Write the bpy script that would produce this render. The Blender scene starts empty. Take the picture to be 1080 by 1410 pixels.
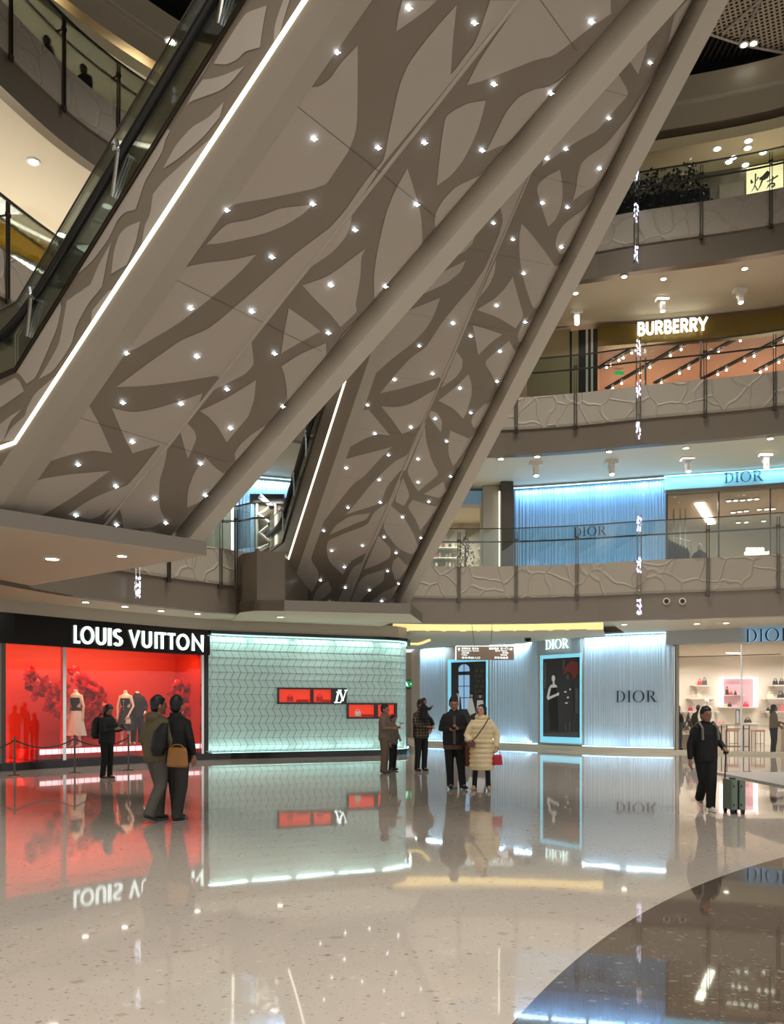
import bpy, bmesh, math, random
from mathutils import Vector, Matrix
from mathutils import noise as mnoise
PI = math.pi
random.seed(7)
scene = bpy.context.scene
col = scene.collection

# ---------------------------------------------------------------- camera, world, exposure
F, CX, HY, CH = 1200.0, 540.0, 976.5, 1.6      # focal length in pixels, centre column, horizon row, eye height
cam_d = bpy.data.cameras.new('camera'); cam = bpy.data.objects.new('camera', cam_d); col.objects.link(cam)
cam.location = (0, 0, CH); cam.rotation_euler = (PI/2, 0, 0)
cam_d.sensor_fit = 'AUTO'; cam_d.sensor_width = 36; cam_d.lens = F/1410*36
cam_d.shift_y = (HY-705)/1410; cam_d.clip_end = 300
scene.camera = cam
scene.view_settings.view_transform = 'Standard'; scene.view_settings.look = 'None'
scene.view_settings.gamma = 1; scene.view_settings.exposure = 0.0
scene.view_settings.use_curve_mapping = False
scene.cycles.use_denoising = True
scene.cycles.max_bounces = 8; scene.cycles.transparent_max_bounces = 24
scene.cycles.sample_clamp_indirect = 6; scene.cycles.caustics_reflective = False; scene.cycles.caustics_refractive = False
w = bpy.data.worlds.new('world'); scene.world = w; w.use_nodes = True
w.node_tree.nodes['Background'].inputs[0].default_value = (1.0, .97, .92, 1)
w.node_tree.nodes['Background'].inputs[1].default_value = 0.95

def lin(c):
    return tuple(((v/255)/12.92 if v/255 <= .04045 else (((v/255)+.055)/1.055)**2.4) for v in c)

def area(name, loc, target, size, size_y, power, color, spread=180):
    d = bpy.data.lights.new(name, 'AREA'); d.shape = 'RECTANGLE'; d.size = size; d.size_y = size_y
    d.energy = power; d.color = color; d.spread = math.radians(spread)
    o = bpy.data.objects.new(name, d); col.objects.link(o); o.location = loc
    o.rotation_euler = (Vector(target)-Vector(loc)).to_track_quat('-Z', 'Y').to_euler()
    return o
WARM = (1, .965, .92); NEUT = (1, .95, .88)
# added unseen fill lights high in the atrium, brightening floor and soffits
for (x, y) in ((-3.5, 11), (6, 14), (-1, 21), (6, 22), (0, 3), (12, 6), (-10, -6), (8, -8), (-2, -16), (16, -2)):
    area('atrium_fill', (x, y, 22.6), (x, y, 0), 3.0, 3.0, 640, WARM, 100)

# ---------------------------------------------------------------- pixel helpers: real positions from sight lines
def at(px, py, Y): return Vector(((px-CX)/F*Y, Y, CH+(HY-py)/F*Y))
def on_z(px, py, z):
    Y = (z-CH)*F/(HY-py); return Vector(((px-CX)/F*Y, Y, z))
def gY(py): return CH*F/(py-HY)

# ---------------------------------------------------------------- materials
def mat(name, c, rough=.5, metal=0, emit=None, es=1, coat=0, spec=None, bump=None, alpha=None, sheen=0):
    m = bpy.data.materials.new(name); m.use_nodes = True; nt = m.node_tree; b = nt.nodes['Principled BSDF']
    b.inputs['Base Color'].default_value = (*lin(c), 1); b.inputs['Roughness'].default_value = rough
    b.inputs['Metallic'].default_value = metal; b.inputs['Coat Weight'].default_value = coat
    if spec is not None: b.inputs['Specular IOR Level'].default_value = spec
    if emit: b.inputs['Emission Color'].default_value = (*lin(emit), 1); b.inputs['Emission Strength'].default_value = es
    if sheen: b.inputs['Sheen Weight'].default_value = sheen
    if bump:
        sc_, st_, ds_ = bump
        n = nt.nodes.new('ShaderNodeTexNoise'); n.inputs['Scale'].default_value = sc_; n.inputs['Detail'].default_value = 3
        t = nt.nodes.new('ShaderNodeTexCoord'); nt.links.new(t.outputs['Object'], n.inputs['Vector'])
        bp = nt.nodes.new('ShaderNodeBump'); bp.inputs['Strength'].default_value = st_; bp.inputs['Distance'].default_value = ds_
        nt.links.new(n.outputs['Fac'], bp.inputs['Height']); nt.links.new(bp.outputs['Normal'], b.inputs['Normal'])
        # faint tonal variation of the material itself
        r = nt.nodes.new('ShaderNodeMix'); r.data_type = 'RGBA'
        cc = lin(c); r.inputs[6].default_value = (*[v*.93 for v in cc], 1); r.inputs[7].default_value = (*[min(1, v*1.05) for v in cc], 1)
        nt.links.new(n.outputs['Fac'], r.inputs[0]); nt.links.new(r.outputs[2], b.inputs['Base Color'])
    return m
def glass_mat(name, tint=(238, 244, 241), refl=.04, through=.985, fk=.8):
    m = bpy.data.materials.new(name); m.use_nodes = True; nt = m.node_tree; nt.nodes.clear()
    out = nt.nodes.new('ShaderNodeOutputMaterial'); mix = nt.nodes.new('ShaderNodeMixShader')
    tr = nt.nodes.new('ShaderNodeBsdfTransparent'); tr.inputs[0].default_value = (*[v*through for v in lin(tint)], 1)
    gl = nt.nodes.new('ShaderNodeBsdfGlossy'); gl.inputs['Roughness'].default_value = .01
    gl.inputs['Color'].default_value = (1, 1, 1, 1)
    fr = nt.nodes.new('ShaderNodeFresnel'); fr.inputs[0].default_value = 1.45
    ml = nt.nodes.new('ShaderNodeMath'); ml.operation = 'MULTIPLY_ADD'; ml.inputs[1].default_value = fk; ml.inputs[2].default_value = refl-.02
    nt.links.new(fr.outputs[0], ml.inputs[0]); nt.links.new(ml.outputs[0], mix.inputs[0])
    nt.links.new(tr.outputs[0], mix.inputs[1]); nt.links.new(gl.outputs[0], mix.inputs[2]); nt.links.new(mix.outputs[0], out.inputs[0])
    return m

M = {}
M['cream'] = mat('cream_panel', (186, 178, 164), .38, bump=(.7, .05, .01))
M['cream_ceiling'] = mat('cream_ceiling', (226, 216, 194), .6)
M['soffit_light'] = mat('soffit_light', (196, 186, 174), .36, bump=(.5, .04, .01))
M['soffit_dark'] = mat('soffit_dark', (142, 131, 117), .36, bump=(.5, .04, .01))
M['flange'] = mat('flange_cream', (214, 206, 192), .4)
M['brown_gloss'] = mat('brown_gloss_fascia', (124, 113, 98), .28, .2, bump=(.6, .06, .02))
M['olive'] = mat('olive_wall', (160, 146, 112), .4)
M['chrome'] = mat('chrome', (215, 215, 215), .15, 1)
M['steel'] = mat('dark_steel', (92, 84, 76), .3, .9)
M['black'] = mat('black_gloss', (10, 10, 11), .12)
M['black_matte'] = mat('black_matte', (12, 12, 13), .5)
M['rubber'] = mat('black_rubber', (14, 14, 14), .35)
M['white'] = mat('white_paint', (232, 230, 224), .45)
M['glass'] = glass_mat('clear_glass')
M['glass_green'] = glass_mat('greenish_glass', (236, 244, 240), .05, .975)
M['shop_glass'] = glass_mat('shop_glass', (252, 252, 252), .022, .985, .45)
M['led_warm'] = mat('led_warm', (255, 250, 230), .4, emit=(255, 246, 222), es=2.6)
M['lamp'] = mat('lamp_white', (255, 252, 245), .4, emit=(255, 248, 232), es=9)
M['star'] = mat('lamp_cool', (240, 250, 255), .4, emit=(225, 240, 255), es=7)
M['sign_white'] = mat('sign_white', (255, 255, 255), .4, emit=(225, 250, 245), es=1.3)
M['crystal'] = mat('crystal', (245, 245, 255), .05, 0, emit=(225, 225, 255), es=1.2, coat=1)
M['yellow_cove'] = mat('cove_yellow', (250, 225, 160), .5, emit=(250, 222, 150), es=.95)
M['dior_ink'] = mat('ink_blue', (22, 34, 50), .3)
M['red'] = mat('display_red', (214, 46, 16), .5)
M['rose'] = mat('rose_red', (222, 22, 18), .32, coat=.3)
M['shelf'] = mat('shelf_white', (232, 226, 218), .4)

M['deck_gloss'] = mat('deck_gloss', (120, 110, 98), .07, .6)
M['top_band'] = mat('top_band', (170, 158, 136), .35)
M['top_beige'] = mat('top_beige', (214, 198, 160), .5)
# ---------------------------------------------------------------- mesh builder
class MB:
    def __init__(s): s.v = []; s.f = []; s.mi = []; s.m = 0
    def add(s, vs, fs):
        b = len(s.v); s.v += [tuple(v) for v in vs]
        for f in fs: s.f.append([b+i for i in f]); s.mi.append(s.m)
    def box(s, c, size, rz=0, axes=None):
        hx, hy, hz = size[0]/2, size[1]/2, size[2]/2
        R = axes if axes else Matrix.Rotation(rz, 3, 'Z'); c = Vector(c)
        vs = [c+R@Vector((x*hx, y*hy, z*hz)) for z in (-1, 1) for x, y in ((-1, -1), (1, -1), (1, 1), (-1, 1))]
        s.add(vs, [(3, 2, 1, 0), (4, 5, 6, 7), (0, 1, 5, 4), (1, 2, 6, 5), (2, 3, 7, 6), (3, 0, 4, 7)])
    def prism(s, poly, ext):                       # poly: list of 3D points, ext: extrusion vector
        n = len(poly); ext = Vector(ext); a = [Vector(p) for p in poly]
        s.add(a+[p+ext for p in a], [list(range(n))[::-1], list(range(n, 2*n))]+[(i, (i+1) % n, n+(i+1) % n, n+i) for i in range(n)])
    def poly(s, pts): s.add(pts, [list(range(len(pts)))])
    def tube(s, pts, r, k=8, cap=True):
        pts = [Vector(p) for p in pts]; n = len(pts); rs = r if isinstance(r, (list, tuple)) else [r]*n
        base = len(s.v); up = Vector((0, 0, 1)); prev = None
        for i, p in enumerate(pts):
            t = (pts[min(i+1, n-1)]-pts[max(i-1, 0)]).normalized()
            if prev is None:
                a = t.cross(up if abs(t.z) < .95 else Vector((1, 0, 0))).normalized()
            else:
                a = (prev-t*prev.dot(t)).normalized()
            b = t.cross(a); prev = a
            for j in range(k):
                q = 2*PI*j/k; s.v.append(tuple(p+(a*math.cos(q)+b*math.sin(q))*rs[i]))
        for i in range(n-1):
            for j in range(k):
                s.f.append([base+i*k+j, base+i*k+(j+1) % k, base+(i+1)*k+(j+1) % k, base+(i+1)*k+j]); s.mi.append(s.m)
        if cap:
            s.f.append([base+j for j in range(k)][::-1]); s.mi.append(s.m)
            s.f.append([base+(n-1)*k+j for j in range(k)]); s.mi.append(s.m)
    def ell(s, c, r, k=12, l=8, R=None):
        c = Vector(c); r = r if isinstance(r, (list, tuple)) else (r, r, r); vs = []; fs = []
        for i in range(l+1):
            th = PI*i/l
            for j in range(k):
                ph = 2*PI*j/k
                p = Vector((r[0]*math.sin(th)*math.cos(ph), r[1]*math.sin(th)*math.sin(ph), r[2]*math.cos(th)))
                if R: p = R@p
                vs.append(c+p)
        for i in range(l):
            for j in range(k): fs.append((i*k+j, (i+1)*k+j, (i+1)*k+(j+1) % k, i*k+(j+1) % k))
        s.add(vs, fs)
    def lathe(s, c, prof, k=16):
        c = Vector(c); vs = []; fs = []
        for (r, z) in prof:
            for j in range(k): vs.append(c+Vector((r*math.cos(2*PI*j/k), r*math.sin(2*PI*j/k), z)))
        for i in range(len(prof)-1):
            for j in range(k): fs.append((i*k+j, i*k+(j+1) % k, (i+1)*k+(j+1) % k, (i+1)*k+j))
        fs.append(list(range(k))[::-1]); fs.append([(len(prof)-1)*k+j for j in range(k)])
        s.add(vs, fs)
    def loft(s, rings):                            # rings: (center, rx, ry, yaw)
        k = 16; vs = []; fs = []
        for (c, rx, ry, yaw) in rings:
            c = Vector(c)
            for j in range(k):
                q = 2*PI*j/k; p = Vector((rx*math.cos(q), ry*math.sin(q), 0)); vs.append(c+Matrix.Rotation(yaw, 3, 'Z')@p)
        for i in range(len(rings)-1):
            for j in range(k): fs.append((i*k+j, i*k+(j+1) % k, (i+1)*k+(j+1) % k, (i+1)*k+j))
        fs.append(list(range(k))[::-1]); fs.append([(len(rings)-1)*k+j for j in range(k)])
        s.add(vs, fs)
    def build(s, name, mats, parent=None, smooth=False, origin=None, clean=False):
        me = bpy.data.meshes.new(name); me.from_pydata(s.v, [], s.f)
        for m_ in (mats if isinstance(mats, (list, tuple)) else [mats]): me.materials.append(m_)
        for p, i in zip(me.polygons, s.mi): p.material_index = i; p.use_smooth = smooth
        bm = bmesh.new(); bm.from_mesh(me)
        if clean: bmesh.ops.remove_doubles(bm, verts=bm.verts, dist=1e-5)
        bmesh.ops.recalc_face_normals(bm, faces=bm.faces); bm.to_mesh(me); bm.free()
        o = bpy.data.objects.new(name, me); col.objects.link(o)
        if origin is not None:
            me.transform(Matrix.Translation(-Vector(origin))); o.location = origin
        if parent:
            o.parent = parent
            if origin is None and parent.type == 'EMPTY': o.matrix_parent_inverse = Matrix.LocRotScale(parent.location, parent.rotation_euler, None).inverted()
            if origin is not None and parent.type == 'EMPTY': o.matrix_parent_inverse = Matrix.LocRotScale(parent.location, parent.rotation_euler, None).inverted()
        return o
def tag(o, label, cat, group=None, kind=None):
    o['label'] = label; o['category'] = cat
    if group: o['group'] = group
    if kind: o['kind'] = kind
    return o
def struct(o): o['kind'] = 'structure'; return o
def thing(name, label, cat, loc=(0, 0, 0), rz=0, group=None):
    o = bpy.data.objects.new(name, None); col.objects.link(o); o.location = loc; o.rotation_euler = (0, 0, rz)
    o.empty_display_size = .2
    return tag(o, label, cat, group)
def part(mb, name, m, parent, **kw):               # geometry given in the parent's local space
    o = mb.build(name, m, None, **kw); o.parent = parent; return o
def dup(root, loc=None, rz=None, label=None, group=None):
    r = root.copy(); col.objects.link(r)
    if loc is not None: r.location = loc
    if rz is not None: r.rotation_euler = (0, 0, rz)
    if label: r['label'] = label
    if group: r['group'] = group
    for ch in root.children:
        c = ch.copy(); col.objects.link(c); c.parent = r
        for g in ch.children:
            d = g.copy(); col.objects.link(d); d.parent = c
    return r

# ---------------------------------------------------------------- plan paths
class Path:
    def __init__(s, pts, n=10):
        P = [Vector((p[0], p[1], 0)) for p in pts]; P = [P[0]*2-P[1]]+P+[P[-1]*2-P[-2]]; s.p = []
        for i in range(1, len(P)-2):
            for j in range(n):
                t = j/n; a, b, c, d = P[i-1:i+3]
                s.p.append(.5*((2*b)+(c-a)*t+(2*a-5*b+4*c-d)*t*t+(3*b-a-3*c+d)*t**3))
        s.p.append(P[-2]); s.l = [0]
        for i in range(1, len(s.p)): s.l.append(s.l[-1]+(s.p[i]-s.p[i-1]).length)
        s.L = s.l[-1]
    def at(s, d):
        d = max(0, min(s.L, d)); i = 0
        lo, hi = 0, len(s.l)-1
        while hi-lo > 1:
            m_ = (lo+hi)//2
            if s.l[m_] <= d: lo = m_
            else: hi = m_
        t = (d-s.l[lo])/(s.l[hi]-s.l[lo]); p = s.p[lo].lerp(s.p[hi], t)
        i0, i1 = max(0, lo-1), min(len(s.p)-1, hi+1)
        tan = (s.p[i1]-s.p[i0]).normalized()
        return p, tan, Vector((tan.y, -tan.x, 0))      # normal points to the right of travel = into the atrium
    def px(s, px):
        k = (px-CX)/F
        for i in range(len(s.p)-1):
            a, b = s.p[i], s.p[i+1]; fa, fb = a.x-k*a.y, b.x-k*b.y
            if fa*fb <= 0 and fa != fb and a.y > 3: return s.l[i]+(s.l[i+1]-s.l[i])*fa/(fa-fb)
        return None
    def off(s, d):
        q = Path([(0, 0), (1, 1)]); q.p = []; n = len(s.p)
        for i in range(n):
            t = (s.p[min(i+1, n-1)]-s.p[max(i-1, 0)]).normalized(); q.p.append(s.p[i]+Vector((t.y, -t.x, 0))*d)
        q.l = [0]
        for i in range(1, n): q.l.append(q.l[-1]+(q.p[i]-q.p[i-1]).length)
        q.L = q.l[-1]; return q
def sweep(mb, path, s0, s1, sec, step=.5, closed=True, caps=True):   # sec: list of (normal offset, z)
    n = max(1, int(round((s1-s0)/step))); k = len(sec); base = len(mb.v)
    for i in range(n+1):
        p, t, nn = path.at(s0+(s1-s0)*i/n)
        for (o_, z) in sec: mb.v.append((p.x+nn.x*o_, p.y+nn.y*o_, z))
    for i in range(n):
        for j in range(k if closed else k-1):
            mb.f.append([base+i*k+j, base+i*k+(j+1) % k, base+(i+1)*k+(j+1) % k, base+(i+1)*k+j]); mb.mi.append(mb.m)
    if closed and caps:
        mb.f.append([base+j for j in range(k)]); mb.mi.append(mb.m); mb.f.append([base+n*k+j for j in range(k)][::-1]); mb.mi.append(mb.m)
def rect(o0, o1, z0, z1): return [(o0, z0), (o1, z0), (o1, z1), (o0, z1)]
def frame(path, s):                                # local frame on a facade: origin, x axis (to the right as seen), outward normal
    p, t, n = path.at(s); return p, t, n

EDGE = Path([(-7.5, -2), (-9.6, 4), (-10, 10), (-9.7, 15), (-8.8, 19.5), (-7.3, 23), (-4, 26.6), (0, 28.6), (3.4, 28.9), (6, 28.45), (7.9, 27.8), (12, 26.5), (16, 24), (19, 20), (20, 14)])
ZB = {2: 4.45, 3: 10.02, 4: 15.59}
# ================================================================ floor
def floor_mat():
    m = bpy.data.materials.new('polished_terrazzo'); m.use_nodes = True; nt = m.node_tree; N = nt.nodes; Lk = nt.links
    b = N['Principled BSDF']; tc = N.new('ShaderNodeTexCoord')
    sep = N.new('ShaderNodeSeparateXYZ'); Lk.new(tc.outputs['Object'], sep.inputs[0])
    # the dark inlaid disc
    vd = N.new('ShaderNodeVectorMath'); vd.operation = 'DISTANCE'; vd.inputs[1].default_value = (DISC[0], DISC[1], 0)
    Lk.new(tc.outputs['Object'], vd.inputs[0])
    lt = N.new('ShaderNodeMath'); lt.operation = 'LESS_THAN'; lt.inputs[1].default_value = DISC[2]; Lk.new(vd.outputs['Value'], lt.inputs[0])
    base = N.new('ShaderNodeMix'); base.data_type = 'RGBA'; base.inputs[6].default_value = (*lin((184, 173, 160)), 1); base.inputs[7].default_value = (*lin((86, 74, 63)), 1)
    Lk.new(lt.outputs[0], base.inputs[0]); cur = base.outputs[2]
    for sc_, thr, c, st in ((4.2, .13, (150, 134, 120), (1, 1.5, 1)), (5.5, .12, (200, 190, 178), (1.2, 1, 1)), (9, .16, (196, 186, 174), (1, 1.4, 1)), (12, .14, (104, 88, 76), (1, 1.6, 1)), (26, .2, (186, 170, 152), (1, 1, 1)), (34, .17, (120, 106, 92), (1, 1, 1)), (6, .1, (126, 104, 90), (1.3, 1, 1))):
        mp = N.new('ShaderNodeMapping'); mp.inputs['Scale'].default_value = st; mp.inputs['Location'].default_value = (sc_, thr*9, 0); Lk.new(tc.outputs['Object'], mp.inputs[0])
        v = N.new('ShaderNodeTexVoronoi'); v.inputs['Scale'].default_value = sc_; v.distance = 'MANHATTAN'; Lk.new(mp.outputs[0], v.inputs['Vector'])
        rn = N.new('ShaderNodeSeparateColor'); Lk.new(v.outputs['Color'], rn.inputs[0])
        t2 = N.new('ShaderNodeMath'); t2.operation = 'MULTIPLY'; t2.inputs[1].default_value = thr*2.2; Lk.new(rn.outputs[0], t2.inputs[0])
        l2 = N.new('ShaderNodeMath'); l2.operation = 'LESS_THAN'; Lk.new(v.outputs['Distance'], l2.inputs[0]); Lk.new(t2.outputs[0], l2.inputs[1])
        l3 = N.new('ShaderNodeMath'); l3.operation = 'MULTIPLY'; l3.inputs[1].default_value = .55; Lk.new(l2.outputs[0], l3.inputs[0])
        mx = N.new('ShaderNodeMix'); mx.data_type = 'RGBA'; Lk.new(l3.outputs[0], mx.inputs[0]); Lk.new(cur, mx.inputs[6])
        # chips keep their own colour, a little darker inside the dark disc's mix
        cm = N.new('ShaderNodeMix'); cm.data_type = 'RGBA'; cm.inputs[6].default_value = (*lin(c), 1); cm.inputs[7].default_value = (*[x*.45 for x in lin(c)], 1)
        Lk.new(lt.outputs[0], cm.inputs[0]); Lk.new(cm.outputs[2], mx.inputs[7]); cur = mx.outputs[2]
    n = N.new('ShaderNodeTexNoise'); n.inputs['Scale'].default_value = .35; n.inputs['Detail'].default_value = 2; Lk.new(tc.outputs['Object'], n.inputs['Vector'])
    Lk.new(cur, b.inputs['Base Color'])
    b.inputs['Roughness'].default_value = .035; b.inputs['IOR'].default_value = 1.62
    bp = N.new('ShaderNodeBump'); bp.inputs['Strength'].default_value = .35; bp.inputs['Distance'].default_value = .012
    Lk.new(n.outputs['Fac'], bp.inputs['Height']); Lk.new(bp.outputs['Normal'], b.inputs['Normal'])
    return m
# circle of the dark inlay through three floor points
def circ(a, b, c):
    ax, ay = a; bx, by = b; cx, cy = c; d = 2*(ax*(by-cy)+bx*(cy-ay)+cx*(ay-by))
    ux = ((ax*ax+ay*ay)*(by-cy)+(bx*bx+by*by)*(cy-ay)+(cx*cx+cy*cy)*(ay-by))/d
    uy = ((ax*ax+ay*ay)*(cx-bx)+(bx*bx+by*by)*(ax-cx)+(cx*cx+cy*cy)*(bx-ax))/d
    return (ux, uy, math.hypot(ax-ux, ay-uy))
def gp(px, py): Y = gY(py); return ((px-CX)/F*Y, Y)
DISC = circ(gp(705, 1410), gp(850, 1279), gp(1080, 1180))
mb = MB(); mb.prism([(-40, -30, -.3), (45, -30, -.3), (45, 60, -.3), (-40, 60, -.3)], (0, 0, .3))
M['floor'] = floor_mat(); struct(mb.build('floor', M['floor']))

# ================================================================ ring floors of the atrium
def relief_mat():
    m = mat('embossed_band', (166, 155, 138), .55); nt = m.node_tree; N = nt.nodes; Lk = nt.links; b = N['Principled BSDF']
    tc = N.new('ShaderNodeTexCoord'); nz = N.new('ShaderNodeTexNoise'); nz.inputs['Scale'].default_value = .8
    Lk.new(tc.outputs['Object'], nz.inputs['Vector'])
    mx = N.new('ShaderNodeMix'); mx.data_type = 'RGBA'; mx.inputs[0].default_value = .45; Lk.new(tc.outputs['Object'], mx.inputs[6]); Lk.new(nz.outputs['Color'], mx.inputs[7])
    v = N.new('ShaderNodeTexVoronoi'); v.feature = 'DISTANCE_TO_EDGE'; v.inputs['Scale'].default_value = 2.3; Lk.new(mx.outputs[2], v.inputs['Vector'])
    r = N.new('ShaderNodeMapRange'); r.inputs[1].default_value = .0; r.inputs[2].default_value = .055; Lk.new(v.outputs['Distance'], r.inputs[0])
    bp = N.new('ShaderNodeBump'); bp.inputs['Strength'].default_value = .5; bp.inputs['Distance'].default_value = .04; bp.invert = True
    Lk.new(r.outputs[0], bp.inputs['Height']); Lk.new(bp.outputs['Normal'], b.inputs['Normal']); return m
M['relief'] = relief_mat()
LVN = {2: 'second', 3: 'third', 4: 'fourth'}
POSTS = {}
def ring(k, path, s0, s1, front=True):
    z = ZB[k]; nm = LVN[k]
    mb = MB(); sweep(mb, path, s0, s1, [(.0, z), (.0, z+.82), (-.25, z+.82), (-.25, z+.05), (-.3, z)]); struct(mb.build('trim_%d' % (k*10), M['brown_gloss'], smooth=False))
    mb = MB(); sweep(mb, path, s0, s1, [(.05, z+.82), (.07, z+.9), (.05, z+1.88), (-.08, z+1.88), (-.08, z+.82)]); struct(mb.build('trim_%d' % (k*10+1), M['relief']))
    mb = MB(); sa, sb = (path.px(541), path.px(838)) if k == 2 else (s1, s1)
    sweep(mb, path, s0, sa, [(-.3, z), (-.3, z+1.5), (-14, z+1.5), (-14, z+.0)], step=.8)
    if k == 2:                                      # recess that holds the yellow cove light
        sweep(mb, path, sa, sb, [(-.3, z), (-.3, z+1.5), (-14, z+1.5), (-14, z+.3), (-.4, z+.3), (-.4, z)], step=.8)
        sweep(mb, path, sb, s1, [(-.3, z), (-.3, z+1.5), (-14, z+1.5), (-14, z+.0)], step=.8)
    struct(mb.build('ceiling', M['cream_ceiling']))
for k in (2, 3, 4):
    ring(k, EDGE, 0 if k > 2 else EDGE.px(0)-1.5, EDGE.L)
# top ring is set further back
E5 = EDGE.off(-2.0)
mb = MB(); sweep(mb, E5, 0, E5.L, [(0, 21.2), (0, 22.9), (-.3, 22.9), (-.3, 21.2)], step=.8); sweep(mb, E5, 0, E5.L, [(-.3, 21.2), (-.3, 21.5), (-14, 21.5), (-14, 21.2)], step=.8)
struct(mb.build('trim_50', M['top_band']))
mb = MB(); sweep(mb, E5, 0, E5.L, rect(-.05, .12, 21.95, 22.02), step=.8); struct(mb.build('trim_51', M['cream']))
mb = MB(); sweep(mb, E5, 0, E5.L, rect(0, -5.5, 20.55, 20.9), step=.8); struct(mb.build('trim_52', M['top_beige']))
# back walls of the galleries
for k, dz, mm in ((2, 5.5, 'cream'), (3, 5.5, 'olive'), (4, 6.5, 'cream')):
    P = EDGE.off(-13.5); mb = MB()
    sweep(mb, P, 0, P.L, rect(0, -.2, ZB[k]+1.5, ZB[k]+dz+.2), step=1); struct(mb.build('wall_gallery', M[mm]))

# glass balustrades
def balustrade(k, px_list, s0, s1, label, path=None, zoff=0):
    path = path or EDGE; z = ZB[k]+zoff
    r = thing('glass_balustrade', label, 'balustrade', tuple(path.at((s0+s1)/2)[0].to_tuple()[:2])+(z+.8,))
    mb = MB(); sweep(mb, path, s0, s1, rect(.0, .015, z+1.85, z+3.12), step=.6); mb.build('glass_panel', M['glass'], r)
    mb = MB(); sweep(mb, path, s0, s1, rect(-.02, .03, z+3.12, z+3.15), step=.6); mb.build('top_edge', M['steel'], r)
    mb = MB(); n = int((s1-s0)/.5)
    pts = []
    for i in range(n+1):
        p, t, nn = path.at(s0+(s1-s0)*i/n); pts.append(p-nn*.12+Vector((0, 0, z+2.72)))
    mb.tube(pts, .03, 8); mb.build('handrail', M['steel'], r, smooth=True)
    for s in px_list:
        p, t, nn = path.at(s); mb = MB(); c = p+nn*.1
        for d in (-.035, .035): mb.box((c.x+t.x*d, c.y+t.y*d, z+1.85), (.022, .05, 2.3), math.atan2(t.y, t.x))
        mb.tube([p-nn*.12+Vector((0, 0, z+2.72)), c+Vector((0, 0, z+2.72))], .025); mb.box((c.x, c.y, z+.75), (.12, .07, .12), math.atan2(t.y, t.x))
        mb.box((c.x, c.y, z+2.72), (.14, .06, .07), math.atan2(t.y, t.x))
        mb.build('post', M['steel'], r)
    return r
sR = EDGE.px(1080)+6
def posts(path, a, b, d=2.0, first=0): 
    o = []; s = a+first
    while s < b: o.append(s); s += d
    return o
s2 = EDGE.px(590); s711 = EDGE.px(711); P2 = [EDGE.px(q) for q in (632, 711, 795, 975, 1072)]+[EDGE.px(1072)+2, EDGE.px(1072)+4]
balustrade(2, P2, s2, sR, 'clear glass balustrade with steel posts before the blue ribbed wall, second level')
P3 = [EDGE.px(q) for q in (711, 793, 971, 1067)]; P3 = [EDGE.px(711)-4, EDGE.px(711)-2]+P3+[P3[-1]+2, P3[-1]+4]
balustrade(3, P3, EDGE.px(500), sR, 'clear glass balustrade with thin steel posts below the illuminated lettering on the third level')
P4 = [EDGE.px(966), EDGE.px(1062)]; P4 = [P4[0]-6, P4[0]-4]+P4+[P4[1]+2]
balustrade(4, P4, EDGE.px(700), sR, 'clear glass balustrade on the fourth level at the upper right')
sl = EDGE.px(0); 
balustrade(4, [EDGE.px(q) for q in (10, 84, 160)]+[sl-2.2, EDGE.px(160)+2], 16, EDGE.px(330), 'clear glass balustrade with brown posts on the fourth level at the upper left')
balustrade(3, [EDGE.px(q) for q in (6, 78)]+[sl-2.2, EDGE.px(78)+2.2], 16, EDGE.px(330), 'clear glass balustrade with brown posts on the third level at the left edge')
balustrade(2, [EDGE.px(230)], EDGE.px(130), EDGE.px(318), 'short glass balustrade on the second level between the two diagonal escalators')

# crystal light poles fixed to the parapets
def crystal_pole(p, nn, t, z0, z1, label):
    c = p+nn*.3; r = thing('crystal_light_pole', label, 'light pole', (c.x, c.y, z0), 0, 'crystal light poles on the parapets')
    mb = MB()
    for d in (-.06, .06): mb.tube([c+t*d+Vector((0, 0, z0)), c+t*d+Vector((0, 0, z1))], .018, 6)
    for q in (.25, .5, .75): mb.tube([p+Vector((0, 0, z0+(z1-z0)*q)), c+Vector((0, 0, z0+(z1-z0)*q))], .02, 6)
    mb.build('twin_rod', M['chrome'], r)
    rr = random.Random(int(c.x*31+z0))
    for zc in (z0+.3, z0+(z1-z0)*.5, z1-.32):
        mb = MB()
        for i in range(22):
            a = rr.random()*6.28; q = Vector((math.cos(a)*.06, math.sin(a)*.06, (rr.random()-.5)*.5))
            mb.ell(c+Vector((0, 0, zc))+q, (.028, .028, .05), 5, 3)
        mb.build('crystal_cluster', M['crystal'], r)
pl = {2: 'slim crystal light pole in front of the blue ribbed wall, second level', 3: 'slim crystal light pole below the illuminated lettering, third level', 4: 'slim crystal light pole on the fourth level parapet, upper right'}
for k, q in ((2, 881), (3, 880), (4, 877)):
    p, t, n = EDGE.at(EDGE.px(q)); crystal_pole(p, n, t, ZB[k]+.1, ZB[k]+3.3, pl[k])
p, t, n = EDGE.at(EDGE.px(180)); crystal_pole(p, n, t, ZB[2]+.1, ZB[2]+3.3, 'slim crystal light pole behind the cream landing soffit at the left, second level')
p, t, n = EDGE.at(EDGE.px(228)); crystal_pole(p, n, t, ZB[4]+.1, ZB[4]+3.3, 'slim crystal light pole on the fourth level seen through the escalator glass, upper left')

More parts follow.
